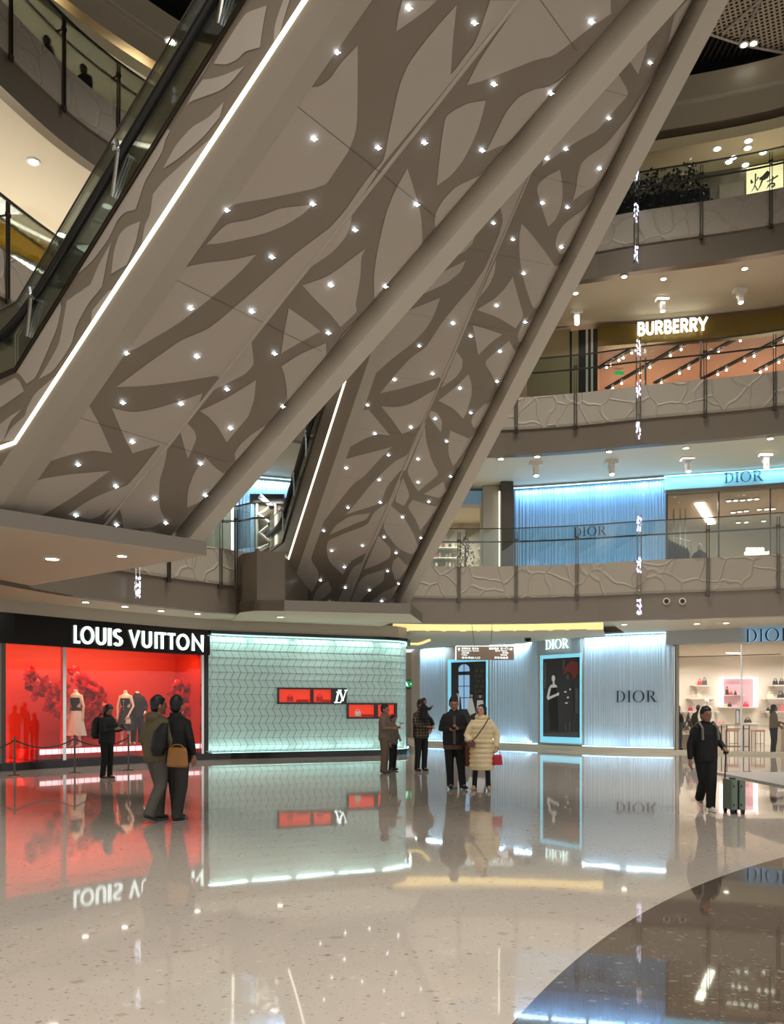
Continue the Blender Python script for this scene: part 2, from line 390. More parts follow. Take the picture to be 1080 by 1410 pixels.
# bracket spotlights under the galleries and round downlights
def bracket(k, q, py, label):
    c = on_z(q, py, ZB[k]); r = thing('bracket_spotlight', label, 'spotlight', c, 0, 'bracket spotlights under the galleries')
    mb = MB(); mb.box((0, 0, -.06), (.42, .26, .12)); mb.box((0, -.02, -.2), (.2, .14, .2)); part(mb, 'mounting_bracket', M['white'], r)
    mb = MB(); mb.tube([(0, -.05, -.22), (0, -.1, -.5)], .1, 12); part(mb, 'lamp_head', M['white'], r, smooth=False)
    mb = MB(); mb.tube([(0, -.1, -.495), (0, -.103, -.51)], .075, 12); part(mb, 'lens', M['lamp'], r)
for i, q in enumerate((738, 842, 947, 1054)):
    bracket(3, q, (636, 634, 630, 624)[i], '%s white bracket spotlight under the third level gallery' % ('leftmost', 'second from left', 'third from left', 'rightmost')[i])
for i, q in enumerate((794, 912, 1019)):
    bracket(4, q, (428, 410, 398)[i], '%s white bracket spotlight under the fourth level gallery' % ('leftmost', 'middle', 'rightmost')[i])
mb = MB(); mb.lathe((0, 0, -.03), [(.11, 0), (.13, .0), (.13, .03)], 20)
dl = mb.build('recessed_downlight', M['white']); tag(dl, '', 'downlight')
mb = MB(); mb.lathe((0, 0, -.034), [(.085, 0), (.09, .02)], 20); lens = part(mb, 'lens', M['lamp'], dl)
used = []
def downlight(px, py, z, label, group, sc=1):
    p = on_z(px, py, z)
    o = dl if not used else dup(dl)
    used.append(1); o.location = p; o.scale = (sc, sc, 1); o['label'] = label; o['group'] = group
for q in ((793, 403), (914, 383), (1026, 369), (1150, 350), (860, 372+8)):
    downlight(q[0], q[1], ZB[4], 'small round downlight in the cream gallery ceiling above the gold lettered shopfront', 'downlights above the third level gallery')
for q in ((740, 631), (839, 624), (945, 619), (1061, 606), (690, 634)):
    downlight(q[0], q[1]-3, ZB[3], 'small round downlight in the gallery ceiling above the blue ribbed shop wall', 'downlights above the second level gallery')
for q in ((988, 204), (1010, 216), (1031, 193), (1030, 203), (1051, 209), (1027, 226), (1004, 222)):
    downlight(q[0], q[1], 20.55, 'round bright downlight in the fourth level shop ceiling at the upper right', 'downlights of the fourth level shop', 1.3)
for q in ((118, 829), (172, 835), (222, 841), (272, 845)):
    downlight(q[0], q[1]-1, ZB[2], 'small round downlight in the ceiling strip above the left shopfronts', 'downlights above the ground floor shops')
for q in ((1000, 857), (960, 858), (860, 859)):
    downlight(q[0], q[1], ZB[2], 'small round downlight in the ceiling above the blue ribbed ground floor wall', 'downlights above the ground floor ribbed wall')
for q in ((46, 222), (146, 282), (235, 56), (84, 322), (187, 165), (172, 145)):
    k = 4 if q[1] > 200 else 5
    downlight(q[0], q[1], ZB[4] if k == 4 else 21.2, 'round downlight under the curved galleries at the upper left', 'downlights under the upper left galleries', 1.4)

# ================================================================ atrium ceiling
mb = MB(); mb.prism([(-30, -20, 23.4), (35, -20, 23.4), (35, 50, 23.4), (-30, 50, 23.4)], (0, 0, .3)); struct(mb.build('ceiling', M['black_matte']))
def perf_mat():
    m = mat('perforated_panel', (150, 136, 118), .5); nt = m.node_tree; N = nt.nodes; Lk = nt.links; b = N['Principled BSDF']
    tc = N.new('ShaderNodeTexCoord'); mp = N.new('ShaderNodeMapping'); mp.inputs['Scale'].default_value = (6.6, 6.6, 6.6); mp.inputs['Rotation'].default_value = (0, 0, .5); Lk.new(tc.outputs['Object'], mp.inputs[0])
    fr = N.new('ShaderNodeVectorMath'); fr.operation = 'FRACTION'; Lk.new(mp.outputs[0], fr.inputs[0])
    s1 = N.new('ShaderNodeSeparateXYZ'); Lk.new(fr.outputs[0], s1.inputs[0]); o = []
    for ax in (0, 1):
        g = N.new('ShaderNodeMath'); g.operation = 'GREATER_THAN'; g.inputs[1].default_value = .42; Lk.new(s1.outputs[ax], g.inputs[0]); o.append(g)
    ml = N.new('ShaderNodeMath'); ml.operation = 'MULTIPLY'; Lk.new(o[0].outputs[0], ml.inputs[0]); Lk.new(o[1].outputs[0], ml.inputs[1])
    mx = N.new('ShaderNodeMix'); mx.data_type = 'RGBA'; mx.inputs[6].default_value = (*lin((205, 188, 164)), 1); mx.inputs[7].default_value = (*lin((16, 14, 12)), 1)
    Lk.new(ml.outputs[0], mx.inputs[0]); Lk.new(mx.outputs[2], b.inputs['Base Color']); return m
M['perf'] = perf_mat()
def cz(px, py, z=23.2): return on_z(px, py, z)
def cpanel(name, pts, m, z=23.2): 
    mb = MB(); mb.prism([cz(a, b, z) for a, b in pts], (0, 0, .06)); return struct(mb.build(name, m))
cpanel('ceiling', [(960, 42), (990, -20), (1046, 2), (1016, 58), (990, 50)], M['perf'])
cpanel('ceiling', [(1050, 2), (1160, -20), (1180, 90), (1020, 60)], M['perf'])
cpanel('ceiling', [(880, -60), (985, -24), (950, 36), (900, 20)], M['perf'])
# slatted triangle
mb = MB()
for i in range(20):
    a = cz(905+i*8.2, 96-i*.9); b = cz(938+i*6.8, 30+i*2.0)
    d = (b-a).normalized(); mb.box((a+b)/2, ((b-a).length, .05, .12), math.atan2(d.y, d.x))
tag(mb.build('ceiling_grille', M['steel']), 'dark slatted triangular grille in the atrium ceiling, upper right', 'grille')
mb = MB()
for a, b in (((955, 40), (1020, 61)), ((1048, 0), (1018, 60)), ((990, -20), (955, 42)), ((1018, 61), (1090, 75)), ((1048, 0), (996, 46))):
    mb.tube([cz(*a, 23.15), cz(*b, 23.15)], .05, 4)
struct(mb.build('trim_60', M['cream']))
for q in ((1025, 61), (1038, 59)):
    downlight(q[0], q[1], 23.1, 'bright round spotlight of the pair in the dark atrium ceiling', 'spotlight pair in the dark ceiling', 1.2)

# ================================================================ landing decks
def deck(poly, z0, z1, m_edge, name='ceiling'):
    mb = MB(); mb.prism([(x, y, z0) for x, y in poly], (0, 0, z1-z0)); o = struct(mb.build(name, [m_edge, M['cream_ceiling']]))
    for p in o.data.polygons:
        if p.normal.z < -.9: p.material_index = 1
    return o
deck([(-6.5, 13.5), (-3.5, 16.45), (-8.9, 20.8), (-13, 22), (-16, 20), (-14, 10)], 4.5, 4.77, M['deck_gloss'])
deck([(-4.45, 25.5), (-3.95, 25.05), (-3.1, 25.1), (.55, 25.9), (1.0, 28.6), (-5.2, 28)], 4.43, 4.74, M['deck_gloss'])
# body of the second landing: brown glossy faces under its glass
mb = MB(); mb.prism([(-4.4, 25.6, 4.74), (-3.9, 25.15, 4.74), (-3.1, 25.25, 4.74), (-2.6, 26.9, 4.74), (-5.2, 27.6, 4.74)], (0, 0, 1.42)); struct(mb.build('wall_landing', M['brown_gloss']))
downlight(386, 848.5, 4.43, 'small round downlight under the second landing slab, left of centre', 'downlight under the second landing')
for i, q in enumerate(((72, 768, 1.4), (168, 764, 1.0))):
    downlight(q[0], q[1], 4.5, ('left', 'right')[i]+' round downlight in the cream landing soffit at the lower left', 'landing soffit downlights', q[2])
lb = Path([(-7.2, 25.35), (-4.9, 25.7), (-4.4, 25.6), (-3.9, 25.2), (-2.9, 25.4)], 6)
balustrade(2, [lb.px(305), lb.px(327)], lb.px(296), lb.px(372), 'glass balustrade at the foot of the narrow escalator, second level', lb, .0)

for k, spots in ((2, (620, 700, 790, 880, 960, 1040, 1130)), (3, (690, 780, 870, 960, 1050, 1140)), (4, (800, 890, 980, 1070))):
    for q in spots:
        p, t, n = EDGE.at(EDGE.px(q) or EDGE.px(1079)+1.5); c = p-n*(1.9 if k > 2 else 1.2)
        area('gallery_fill', (c.x, c.y, ZB[k]-.04), (c.x, c.y, 0), 1.6, .3, 16 if k > 2 else 20, NEUT, 125)  # added fill under the gallery soffits, lightens headers and shopfronts
for q in (100, 300, 460): 
    p, t, n = EDGE.at(EDGE.px(q)); c = p-n*.6; area('gallery_fill', (c.x, c.y, ZB[2]-.04), (c.x, c.y, 0), 1.6, .2, 10, NEUT, 125)  # same added fill along the left ground floor strip
for z_, pw in ((21.1, 55), (ZB[4]-.05, 40)):
    for q in (20, 130, 240):
        p, t, n = EDGE.at(EDGE.px(q)); c = p-n*3.2; area('gallery_fill', (c.x, c.y, z_), (c.x, c.y, 0), 2, 1, pw, NEUT, 150); area('gallery_up_fill', (c.x, c.y, z_-3.9), (c.x, c.y, 30), 2, .4, 40, WARM, 150)  # added downward and upward fill for the dark left galleries
for q in (860, 960, 1060):
    p, t, n = EDGE.at(EDGE.px(q)); c = p-n*2.0; area('gallery_fill', (c.x, c.y, 20.5), (c.x, c.y, 0), 2, .6, 30, NEUT, 150); area('gallery_up_fill', (c.x, c.y, 17.3), (c.x, c.y, 30), 2, .4, 14, WARM, 150)  # added fill, with an unseen upward one to lift the dark fourth level ceiling
# ================================================================ escalators
def poly_clip(poly, ax, lim, keep_less):
    out = []
    for i in range(len(poly)):
        a, b = poly[i], poly[(i+1) % len(poly)]
        ia = (a[ax] <= lim) if keep_less else (a[ax] >= lim); ib = (b[ax] <= lim) if keep_less else (b[ax] >= lim)
        if ia: out.append(a)
        if ia != ib:
            t = (lim-a[ax])/(b[ax]-a[ax]); out.append((a[0]+(b[0]-a[0])*t, a[1]+(b[1]-a[1])*t))
    return out
def soften(poly):
    out = []; n = len(poly)
    for i in range(n):
        a, b, c = Vector(poly[i-1]), Vector(poly[i]), Vector(poly[(i+1) % n])
        u, v = (b-a), (c-b)
        if u.length < 1e-6 or v.length < 1e-6: continue
        if u.normalized().dot(v.normalized()) > .72:
            out.append(tuple(b-u*.25)); out.append(tuple(b-u*.08+v*.08 if False else b)); out.append(tuple(b+v*.25))
            out[-2] = tuple((Vector(out[-3])+Vector(out[-1])+2*b)/4)
        else: out.append(tuple(b))
    return out
TI = {'T1': (440, 0), 'T2': (660, 0), 'T3': (270, 130), 'T4': (450, 180), 'T5': (240, 320), 'T6': (100, 400), 'T7': (20, 540), 'T8': (200, 500),
      'U1': (740, 0), 'U2': (620, 180), 'U3': (490, 330), 'U4': (440, 450), 'U5': (400, 600), 'V1': (220, 0), 'V2': (100, 180), 'V3': (0, 400)}
def parse(txt):
    cells = []
    for line in txt.strip().splitlines():
        pts = []; o = None; num = []
        for w_ in line.replace(',', ' ').split():
            if w_ in TI: o = TI[w_]
            else:
                num.append(float(w_))
                if len(num) == 2: pts.append((o[0]+num[0]/4, o[1]+num[1]/4)); num = []
        cells.append(pts)
    return cells
CELLS_A = parse("""
T1 455 0 645 0 600 45 540 90 422 172 432 90
T1 755 25 735 210 722 408 745 385 800 310 850 245 875 190 905 100 940 0 1080 0 1075 30 960 150 790 370 640 555 500 720 345 905 T3 900 585 780 735 620 950 510 1080 T5 600 375 430 590 250 800 T6 790 468 600 500 400 525 240 530 400 410 500 340 600 270 750 210 T5 380 370 560 210 660 120 820 0 T3 740 730 820 640 880 550 960 440 1035 360 T1 385 720 410 600 430 510 450 440 490 350 550 265 660 130
T1 210 250 210 400 208 660 195 740 160 830 100 920 40 1010 0 1030 T3 708 495 640 520 400 570 220 600 180 620 150 590 360 300 480 130 600 -40 T1 0 475 60 430 120 340
T3 640 605 460 625 380 660 290 690 165 710 55 825 130 820 380 765 500 715 600 650
T3 860 650 850 720 820 790 750 870 625 955 740 790
T5 450 120 330 148 180 165 75 185 20 210 T6 500 -20 280 330 T6 340 325 600 170 810 0 T5 380 200
T7 415 80 470 180 540 335 430 318 300 345 190 380 150 360 230 270 400 60
T6 215 645 300 665 360 668 470 645 600 605 715 565 690 640 640 715 530 850 T7 750 415 640 540 560 640 490 700 530 635 470 680 420 700 290 672 400 600 480 560 560 530 620 515 700 420 800 290 650 335 T6 280 800
T7 120 480 300 450 525 432 430 500 300 590 190 655 100 700 10 740 -40 740 20 600
T7 845 290 825 400 800 480 795 560 800 640 830 700 760 745 600 755 590 680 575 630 640 540 750 410
T8 230 330 270 370 283 410 260 470 235 525 215 460 190 370
T8 610 92 600 200 570 290 510 360 448 435 400 350 350 295 300 262 450 190
T8 330 515 370 560 420 600 495 640 460 680 330 750 230 795 235 690 270 600
T8 655 345 660 400 665 450 700 500 545 610 500 550 490 500 520 450 580 395
T6 985 275 998 400 980 430 940 465 850 510 770 550 840 440
T5 630 415 740 490 805 545 700 600 588 665 605 550
T5 705 290 850 240 1055 85 1030 130 1025 250 998 395 1008 435 915 520 860 450 780 375
T5 835 608 838 680 820 810 610 1060 620 950 620 860 605 780 590 735 700 665
T5 1035 470 1060 540 900 730 905 650 918 570
T4 443 205 490 350 520 470 527 600 520 700 508 800 275 1055 262 950 258 800 275 680 300 560 330 440 370 340
T4 930 225 990 250 605 665 592 490 605 440 640 380 705 310 820 255
T1 915 552 900 620 870 720 830 810 780 900 720 970 645 1022 660 870 690 645 740 605 820 565
T2 225 0 300 -200 720 -260 725 75 600 160 410 308 320 325 180 380 0 450 T1 810 468 880 330 T2 60 240 150 110
T2 35 840 90 730 150 610 220 530 300 490 390 475 500 400 650 300 800 180 900 90 1000 40 320 800 180 790 120 800
""")
CELLS_B = parse("""
U1 835 0 940 -60 960 0 715 300 725 230 745 120 765 60
U1 613 190 600 280 555 408 500 322 450 280 560 160
U1 437 390 510 515 430 600 330 720 270 750 150 820 28 915 35 835 -60 800 200 520 400 340
U1 650 470 520 620 400 770 360 810 280 860 240 900 220 980 U2 695 320 675 388 740 335 800 305 885 288 1000 100 U1 700 480
U2 605 215 618 290 620 360 608 430 580 490 540 527 510 440 475 320 495 280 540 245
U2 815 415 860 430 660 740 640 730 605 680 578 630 590 570 620 520 700 455
U2 395 510 440 560 520 660 580 750 600 800 620 860 495 1045 450 960 410 840 385 720 380 640 383 560
U3 865 205 905 350 925 420 880 487 790 430 668 385 770 320 820 270
U2 460 185 385 350 290 570 205 760 U3 680 310 550 620 480 780 460 757 250 820 135 845 210 750 300 650 390 590 470 460 560 350 640 260 715 150 740 90 U2 240 640 270 570 292 490 270 398 145 540 125 620 80 665 0 705 U3 490 130 410 210 100 400 U2 -200 500 240 180
U3 605 115 580 175 500 240 400 285 320 320 260 385 100 440 250 260 420 205
U3 465 320 430 420 380 500 300 580 200 655 100 745 85 770 40 700 140 590 165 580 190 500 235 420 300 385
U4 340 437 430 442 500 425 645 340 600 470 545 555 455 590 400 510
U4 270 455 390 598 320 590 250 615 155 668 60 660 225 460
U4 135 728 400 660 330 730 240 830 190 860 110 960 U5 180 475 165 505 140 570 110 680 155 745 155 790 120 860 65 808 45 850 60 925 -40 960 -100 900 U4 0 800
U4 485 705 420 735 350 800 280 870 210 960 145 1033 330 975 350 940 370 880 445 792 475 790 590 520 548 560 500 670
U5 600 240 560 350 460 420 430 480 400 500 290 540 210 575 198 610 210 690 290 765 330 690 415 645 405 700 500 510 570 350 610 250
U5 440 425 420 460 350 485 250 530 215 545 250 490 330 440
U5 410 690 350 720 320 770 300 830 255 925 250 980 300 980 320 930
U5 210 800 230 850 190 890 120 925 130 870 170 820
U3 773 105 765 180 735 250 675 325
U3 645 470 720 490 808 520 740 570 675 635 660 550
U3 555 615 590 660 585 710 550 760 470 815
U3 845 555 870 600 885 680 940 740 790 900 783 820 750 740 705 672
U3 925 445 1000 490 1030 560 915 650 895 560 893 520
U3 620 740 640 800 638 860 610 950 592 985 540 930 455 885 540 820
U3 715 900 755 960 790 1000 720 1090 650 1040 635 1000 650 960
U3 415 940 450 955 478 1000 470 1060 400 970
U4 720 570 870 635 735 765 710 700 710 640
U4 580 545 590 640 620 740 660 810 600 860 545 905 520 870 480 795 530 680
U4 865 675 760 775 755 800 770 850 880 760
U4 460 830 500 930 465 985 412 960
U4 685 850 705 955 575 920
U5 675 352 845 405 780 440 715 520 690 460 645 390
U5 555 385 620 440 680 540 705 620 695 665 590 620 505 505
U5 485 550 555 620 550 670 480 710 405 735
U5 595 665 665 745 580 795 558 740 565 690
U5 390 775 520 735 515 800 440 850 365 930 355 980 315 980 325 925
U5 650 790 590 825 500 865 430 925 400 980 620 980
""")
CELLS_S = parse("""
V1 480 70 592 32 570 150 555 262 470 285 430 330 370 358 300 352 360 250 430 140
V1 470 365 400 450 340 500 170 560 150 590 180 520 240 440 290 435 370 410
V1 355 562 335 645 240 760 100 880 20 930 90 800 180 700 270 650
V1 690 -20 725 -20 700 60 665 180 630 235 635 140
V1 480 -40 430 60 350 200 250 400 60 660 -20 780 60 640 220 420 360 160
V2 540 0 510 60 500 110 450 200 400 280 350 435 290 450 250 490 200 600 110 720 20 800 -20 830 -60 800 480 -40
V2 445 350 500 280 720 80 840 -20 700 240 560 430 400 640 380 640 400 520 430 460
V2 375 500 350 620 300 740 215 790 230 660 260 570 300 530
V2 215 615 190 720 165 860 150 880 50 880 100 850 150 730
V3 550 0 490 70 420 200 400 290 350 370 290 450 215 490 270 400 330 290 370 60 450 0
V3 330 50 340 100 320 200 270 320 200 480 150 515 110 460 60 440 300 60
V3 85 480 110 500 135 555 0 650 -60 680 -60 560 50 500
V3 130 650 60 720 20 830 -40 860 -40 770 60 690
V3 310 470 190 570 150 650 140 690 60 760 20 830 90 826 250 585
V3 600 0 650 -10 500 200 510 110
""")
def pts_of(txt): return [p for c in parse(txt) for p in c]
STARS_A = pts_of("""
T1 488 38 92 280 850 120 320 808 575 780 958 458 893 822 T2 615 115 390 510 T3 647 238 165 630 640 597 415 890 873 740 740 1045 1040 1055 T4 493 400
T5 88 412 425 430 123 678 288 858 35 938 595 957 847 548 550 662 308 1073 T6 293 338 275 612 327 828 28 953 702 948 237 1073 T7 557 512 337 673 770 582 832 715 560 725 750 790 1050 563
""")
STARS_B = pts_of("""
U1 620 342 393 648 157 818 53 870 341 925 U2 507 395 645 418 238 505 345 595 32 655 612 638 403 783 255 960 413 1050 14 1057
U3 405 240 235 413 535 458 350 582 632 528 793 612 213 768 423 735 778 778 573 815 65 908 437 983 633 950 303 1030 105 1065
U4 700 627 380 703 147 775 328 840 543 725 543 853 722 823 335 964 157 992 602 960 458 1045 U5 183 520 516 555 227 630 397 602 582 642 718 565 297 720 535 742 166 793 302 833 435 848 595 820 503 907 217 920
""")
STAR_ME = None; JOINT = mat('joint_line', (112, 102, 91), .6)
def escalator(label, P1, vp, width, t_top, t_bot, flat, cells, stars, side_cells, border_mats, glass_lab):
    global STAR_ME
    P1 = Vector(P1); d = Vector(((vp[0]-CX)/F, 1, (HY-vp[1])/F))                 # runs down and away
    dh = Vector((d.x, d.y, 0)).normalized(); e = Vector((dh.y, -dh.x, 0))
    n = e.cross(d).normalized();  n = n if n.z < 0 else -n                       # soffit faces down
    cam_p = Vector((0, 0, CH))
    def uv(px, py):
        ray = Vector(((px-CX)/F, 1, (HY-py)/F)); k = (P1-cam_p).dot(n)/ray.dot(n); q = cam_p+ray*k-P1
        u = q.dot(e)/width; return (u, (q-e*u*width).dot(d)/d.dot(d))
    def lift(u): return 0 if u < .9 else .5*((u-.9)/.1)**1.4
    def S(u, v, off=0): return P1+e*(u*width)+d*v+Vector((0, 0, lift(u)))+n*off
    r = thing('escalator', label, 'escalator', P1)
    # soffit: dark ground with light cells laid on it; border panels beside it
    mb = MB(); us = [.157, .3, .45, .56, .7, .9, .92, .94, .96, .98, 1.0]
    for a, b in zip(us, us[1:]): mb.poly([S(a, -t_top), S(b, -t_top), S(b, t_bot), S(a, t_bot)])
    mb.m = 1
    for c in cells:
        q = soften([uv(*p) for p in c])
        for a, b in zip([.157]+us[5:-1], [.9]+us[6:]):
            c2 = poly_clip(poly_clip(q, 0, a, False), 0, b, True); c2 = poly_clip(c2, 1, t_bot, True)
            if len(c2) > 2: mb.poly([S(u, v, .006) for u, v in c2])
    mb.m = 2                                                                   # panel joints and the raised centre ridge
    mb.m = 1; vv = -t_top
    for a, b in ((.557, .563),):
        mb.prism([S(a-.004, -t_top, .0), S(b+.004, -t_top, .0), S(b, -t_top, .03), S(a, -t_top, .03)], d*(t_top+t_bot))
    mb.m = 2; v = -t_top
    while v < t_bot:
        for a, b in ((.16, .553), (.567, .875)): mb.poly([S(a, v, .008), S(b, v, .008), S(b, v+.004, .008), S(a, v+.004, .008)])
        v += 1.35
    mb.build('soffit_panel', [M['soffit_dark'], M['soffit_light'], JOINT], r)
    mb = MB(); mb.m = 0; mb.poly([S(0, -t_top), S(.085, -t_top, .06), S(.085, t_bot, .06), S(0, t_bot)])
    mb.m = 1; mb.poly([S(.085, -t_top, .06), S(.157, -t_top, .02), S(.157, t_bot, .02), S(.085, t_bot, .06)]); mb.poly([S(.157, -t_top, .02), S(.157, -t_top, -.05), S(.157, t_bot, -.05), S(.157, t_bot, .02)])
    mb.build('border_panel', border_mats, r)
    # right flange
    up = Vector((0, 0, 1)); mb = MB(); a = P1+e*width
    mb.prism([a+up*.05-d*t_top, a-up*.03-d*t_top, a-up*.03+e*.36-d*t_top, a+e*.36+up*1.07-d*t_top, a+up*1.07-d*t_top], d*(t_top+t_bot)); mb.build('edge_flange', M['flange'], r)
    # left cladding, follows the kink to the flat landing
    k0 = P1; run = [k0-d*t_top, k0, k0+dh*flat]
    mb = MB(); 
    for A, B in zip(run, run[1:]): mb.poly([A, B, B+up*1.07, A+up*1.07])
    mb.poly([k0, k0+d*t_bot, k0+dh*flat+up*(-.85), k0+dh*flat])
    mb.m = 1 if side_cells else 0
    if side_cells:
        for c in side_cells:
            q = []
            for (px, py) in c:
                ray = Vector(((px-CX)/F, 1, (HY-py)/F)); kk = (P1-cam_p).dot(e)/ray.dot(e); w_ = cam_p+ray*kk-P1
                q.append((w_.dot(dh), w_.z))
            q = soften(q); sl = d.z/Vector((d.x, d.y, 0)).length
            # clip against cladding edges in sheared coordinates
            for lo, hi, fn in ((-99, 0, lambda h: sl*h), (0, flat, lambda h: 0)):
                c2 = poly_clip(poly_clip(q, 0, lo, False), 0, hi, True)
                if len(c2) < 3: continue
                c3 = [(h, z-fn(h)) for h, z in c2]; c3 = poly_clip(poly_clip(c3, 1, .04, False), 1, 1.03, True)
                if len(c3) > 2: mb.poly([P1+dh*h+up*(z+fn(h))-e*.006 for h, z in c3])
    mb.build('side_cladding', [M['soffit_dark'] if side_cells else M['brown_gloss'], M['soffit_light']], r)
    mb = MB()                                                                   # light line along the lower edge
    for A, B in zip(run, run[1:]):
        mb.prism([A-e*.035-up*.01, A+e*.0-up*.02, A+up*.04, A-e*.035+up*.025], B-A)
    mb.build('light_strip', M['led_warm'], r)
    mb = MB()                                                                   # steel capping along the cladding top
    for A, B in zip(run, run[1:]): mb.prism([A+up*1.05-e*.03, A+up*1.05+e*.08, A+up*1.12+e*.08, A+up*1.12-e*.03], B-A)
    mb.build('capping', M['steel'], r)
    # top deck and inner floor of the truss
    mb = MB()
    for A, B in zip(run, run[1:]): mb.poly([A+up*1.0, B+up*1.0, B+up*1.0+e*width, A+up*1.0+e*width])
    mb.build('truss_top', M['steel'], r)
    # glass and handrails, left and right
    for side, nm in ((0, 'left'), (1, 'right')):
        o = e*(.02 if side == 0 else width-.02)
        mb = MB()
        for A, B in zip(run, run[1:]): mb.prism([A+o+up*1.1, A+o+e*.015+up*1.1, A+o+e*.015+up*2.12, A+o+up*2.12], B-A)
        g = mb.build('safety_glass', M['glass_green'], r)
        mb = MB(); 
        for A, B in zip(run, run[1:]): mb.tube([A+o+up*2.13, B+o+up*2.13], .015, 6)
        mb.build('glass_edge', M['steel'], r)
        oo = o+e*(-.06 if side == 0 else -.25)
        path = [run[0]+oo+up*1.62, run[1]+oo+up*1.62-d*.6]
        for i in range(1, 8):
            t = i/7; A_, B_, C_ = run[1]+oo+up*1.62-d*.6, run[1]+oo+up*1.62, run[1]+oo+up*1.62+dh*.8
            path.append(A_*(1-t)**2+B_*2*t*(1-t)+C_*t*t)
        path += [run[2]+oo+up*1.62]
        mb = MB(); mb.tube(path, .065, 8); mb.build('handrail', M['rubber'], r, smooth=True)
        mb = MB(); mb.prism([run[0]+oo+up*1.1, run[0]+oo+e*.02+up*1.1, run[0]+oo+e*.02+up*1.6, run[0]+oo+up*1.6], run[1]-run[0]); mb.build('balustrade_glass', M['glass_green'], r)
        if side == 0:
            q = .35
            while q < t_top:
                A = run[1]-d*q; mb = MB(); mb.tube([A+up*1.12-e*.03+dh*.22, A-e*.1+up*1.6], .026, 6)
                mb.tube([A-e*.16+up*1.62, A+e*.06+up*1.62], .04, 8); mb.tube([A-e*.1+up*1.6, A-e*.12+up*1.74], .03, 6)
                mb.build('clamp_arm', M['chrome'], r); q += 1.25
    # small star lights
    if STAR_ME is None:
        mb = MB(); mb.ell((0, 0, 0), (.019, .019, .026), 6, 4)
        for i in range(4):
            a = i*PI/2; mb.prism([(0, 0, .012), (.045*math.cos(a), .045*math.sin(a), 0), (0, 0, -.012)], (math.sin(a)*.008, -math.cos(a)*.008, 0))
        tmp = mb.build('star_light', M['star']); STAR_ME = tmp.data; bpy.data.objects.remove(tmp)
    for (px, py) in stars:
        u, v_ = uv(px, py)
        if u < .02 or u > 1: continue
        o = bpy.data.objects.new('star_light', STAR_ME); col.objects.link(o); o.parent = r; o.location = S(u, v_, .03)-P1; o.rotation_euler = (PI/2-.6, 0, 0)
        o.scale = (1, 1, 1)
    return r
escalator('wide diagonal escalator overhead at the left, brown branch pattern on its underside', at(22, 610, 13), (-1043, 2231), 4.1, 8.5, .85, 3.0,
          CELLS_A, STARS_A, CELLS_S, [M['cream'], M['cream']], '')
escalator('narrower diagonal escalator behind, its branch-patterned underside ending above the middle of the hall', at(390, 795, 26.2), (95, 1717), 4.05, 17, 1.35, 2.0,
          CELLS_B, STARS_B, None, [M['soffit_dark'], M['cream']], '')
# ================================================================ lettering
def arc(cx, cy, rx, ry, a0, a1, n=14): return [(cx+rx*math.cos(math.radians(a0+(a1-a0)*i/n)), cy+ry*math.sin(math.radians(a0+(a1-a0)*i/n))) for i in range(n+1)]
def stroke_quads(pts, wd):
    P = [Vector(p) for p in pts]; L, R = [], []; n = len(P); closed = (P[0]-P[-1]).length < 1e-5
    for i in range(n):
        a = P[i-1] if i else (P[-2] if closed else P[0]); c = P[i+1] if i < n-1 else (P[1] if closed else P[-1])
        t1 = (P[i]-a).normalized() if (P[i]-a).length > 1e-9 else (c-P[i]).normalized(); t2 = (c-P[i]).normalized() if (c-P[i]).length > 1e-9 else t1
        t = (t1+t2); t = t.normalized() if t.length > .2 else t2; nn = Vector((-t.y, t.x)); k = max(.45, abs(nn.dot(Vector((-t1.y, t1.x)))))
        L.append(P[i]+nn*wd/2/k); R.append(P[i]-nn*wd/2/k)
    return [(L[i], L[i+1], R[i+1], R[i]) for i in range(n-1)]
W0 = .155
FUT = {'L': (.42, [[(.08, 1), (.08, .08), (.42, .08)]]),
       'O': (.86, [arc(.43, .5, .36, .43, 0, 360, 28)]),
       'U': (.62, [[(.08, 1)]+arc(.31, .32, .23, .25, 180, 360)+[(.54, 1)]]),
       'I': (.16, [[(.08, 0), (.08, 1)]]),
       'S': (.48, [arc(.24, .73, .16, .2, 35, 225, 10)+arc(.24, .28, .18, .21, 65, -150, 12)]),
       'V': (.74, [[(.07, 1), (.37, .12), (.67, 1)]]),
       'T': (.5, [[(0, .93), (.5, .93)], [(.25, .93), (.25, 0)]]),
       'B': (.6, [[(.1, .06), (.1, .94), (.3, .94)]+arc(.32, .74, .17, .2, 90, -90, 8)+[(.1, .54)], [(.3, .54)]+arc(.34, .3, .2, .24, 90, -90, 8)+[(.1, .06)]]),
       'R': (.62, [[(.1, 0), (.1, .94), (.32, .94)]+arc(.33, .71, .19, .23, 90, -90, 8)+[(.1, .48)], [(.3, .48), (.56, 0)]]),
       'E': (.5, [[(.5, .07), (.1, .07), (.1, .93), (.5, .93)], [(.1, .5), (.46, .5)]]),
       'Y': (.66, [[(.0, 1), (.33, .42), (.66, 1)], [(.33, .46), (.33, 0)]]),
       'N': (.7, [[(.08, 0), (.08, .92), (.62, .1), (.62, 1)]])}
def glyph_mesh(mb, quads, O, X, Z, N, h, depth):           # O: lower left corner, X/Z/N unit vectors, h: cap height
    for q in quads:
        pts = [O+X*(p[0]*h)+Z*(p[1]*h) for p in q]; mb.prism(pts, N*depth)
def ring_quads(cx, cy, rx, ry, ix, iy, a0=0, a1=360, n=26, icx=None):
    o = arc(cx, cy, rx, ry, a0, a1, n); i = arc(cx if icx is None else icx, cy, ix, iy, a0, a1, n)
    return [(o[k], o[k+1], i[k+1], i[k]) for k in range(n)]
def bx(x0, y0, x1, y1): return ((x0, y0), (x1, y0), (x1, y1), (x0, y1))
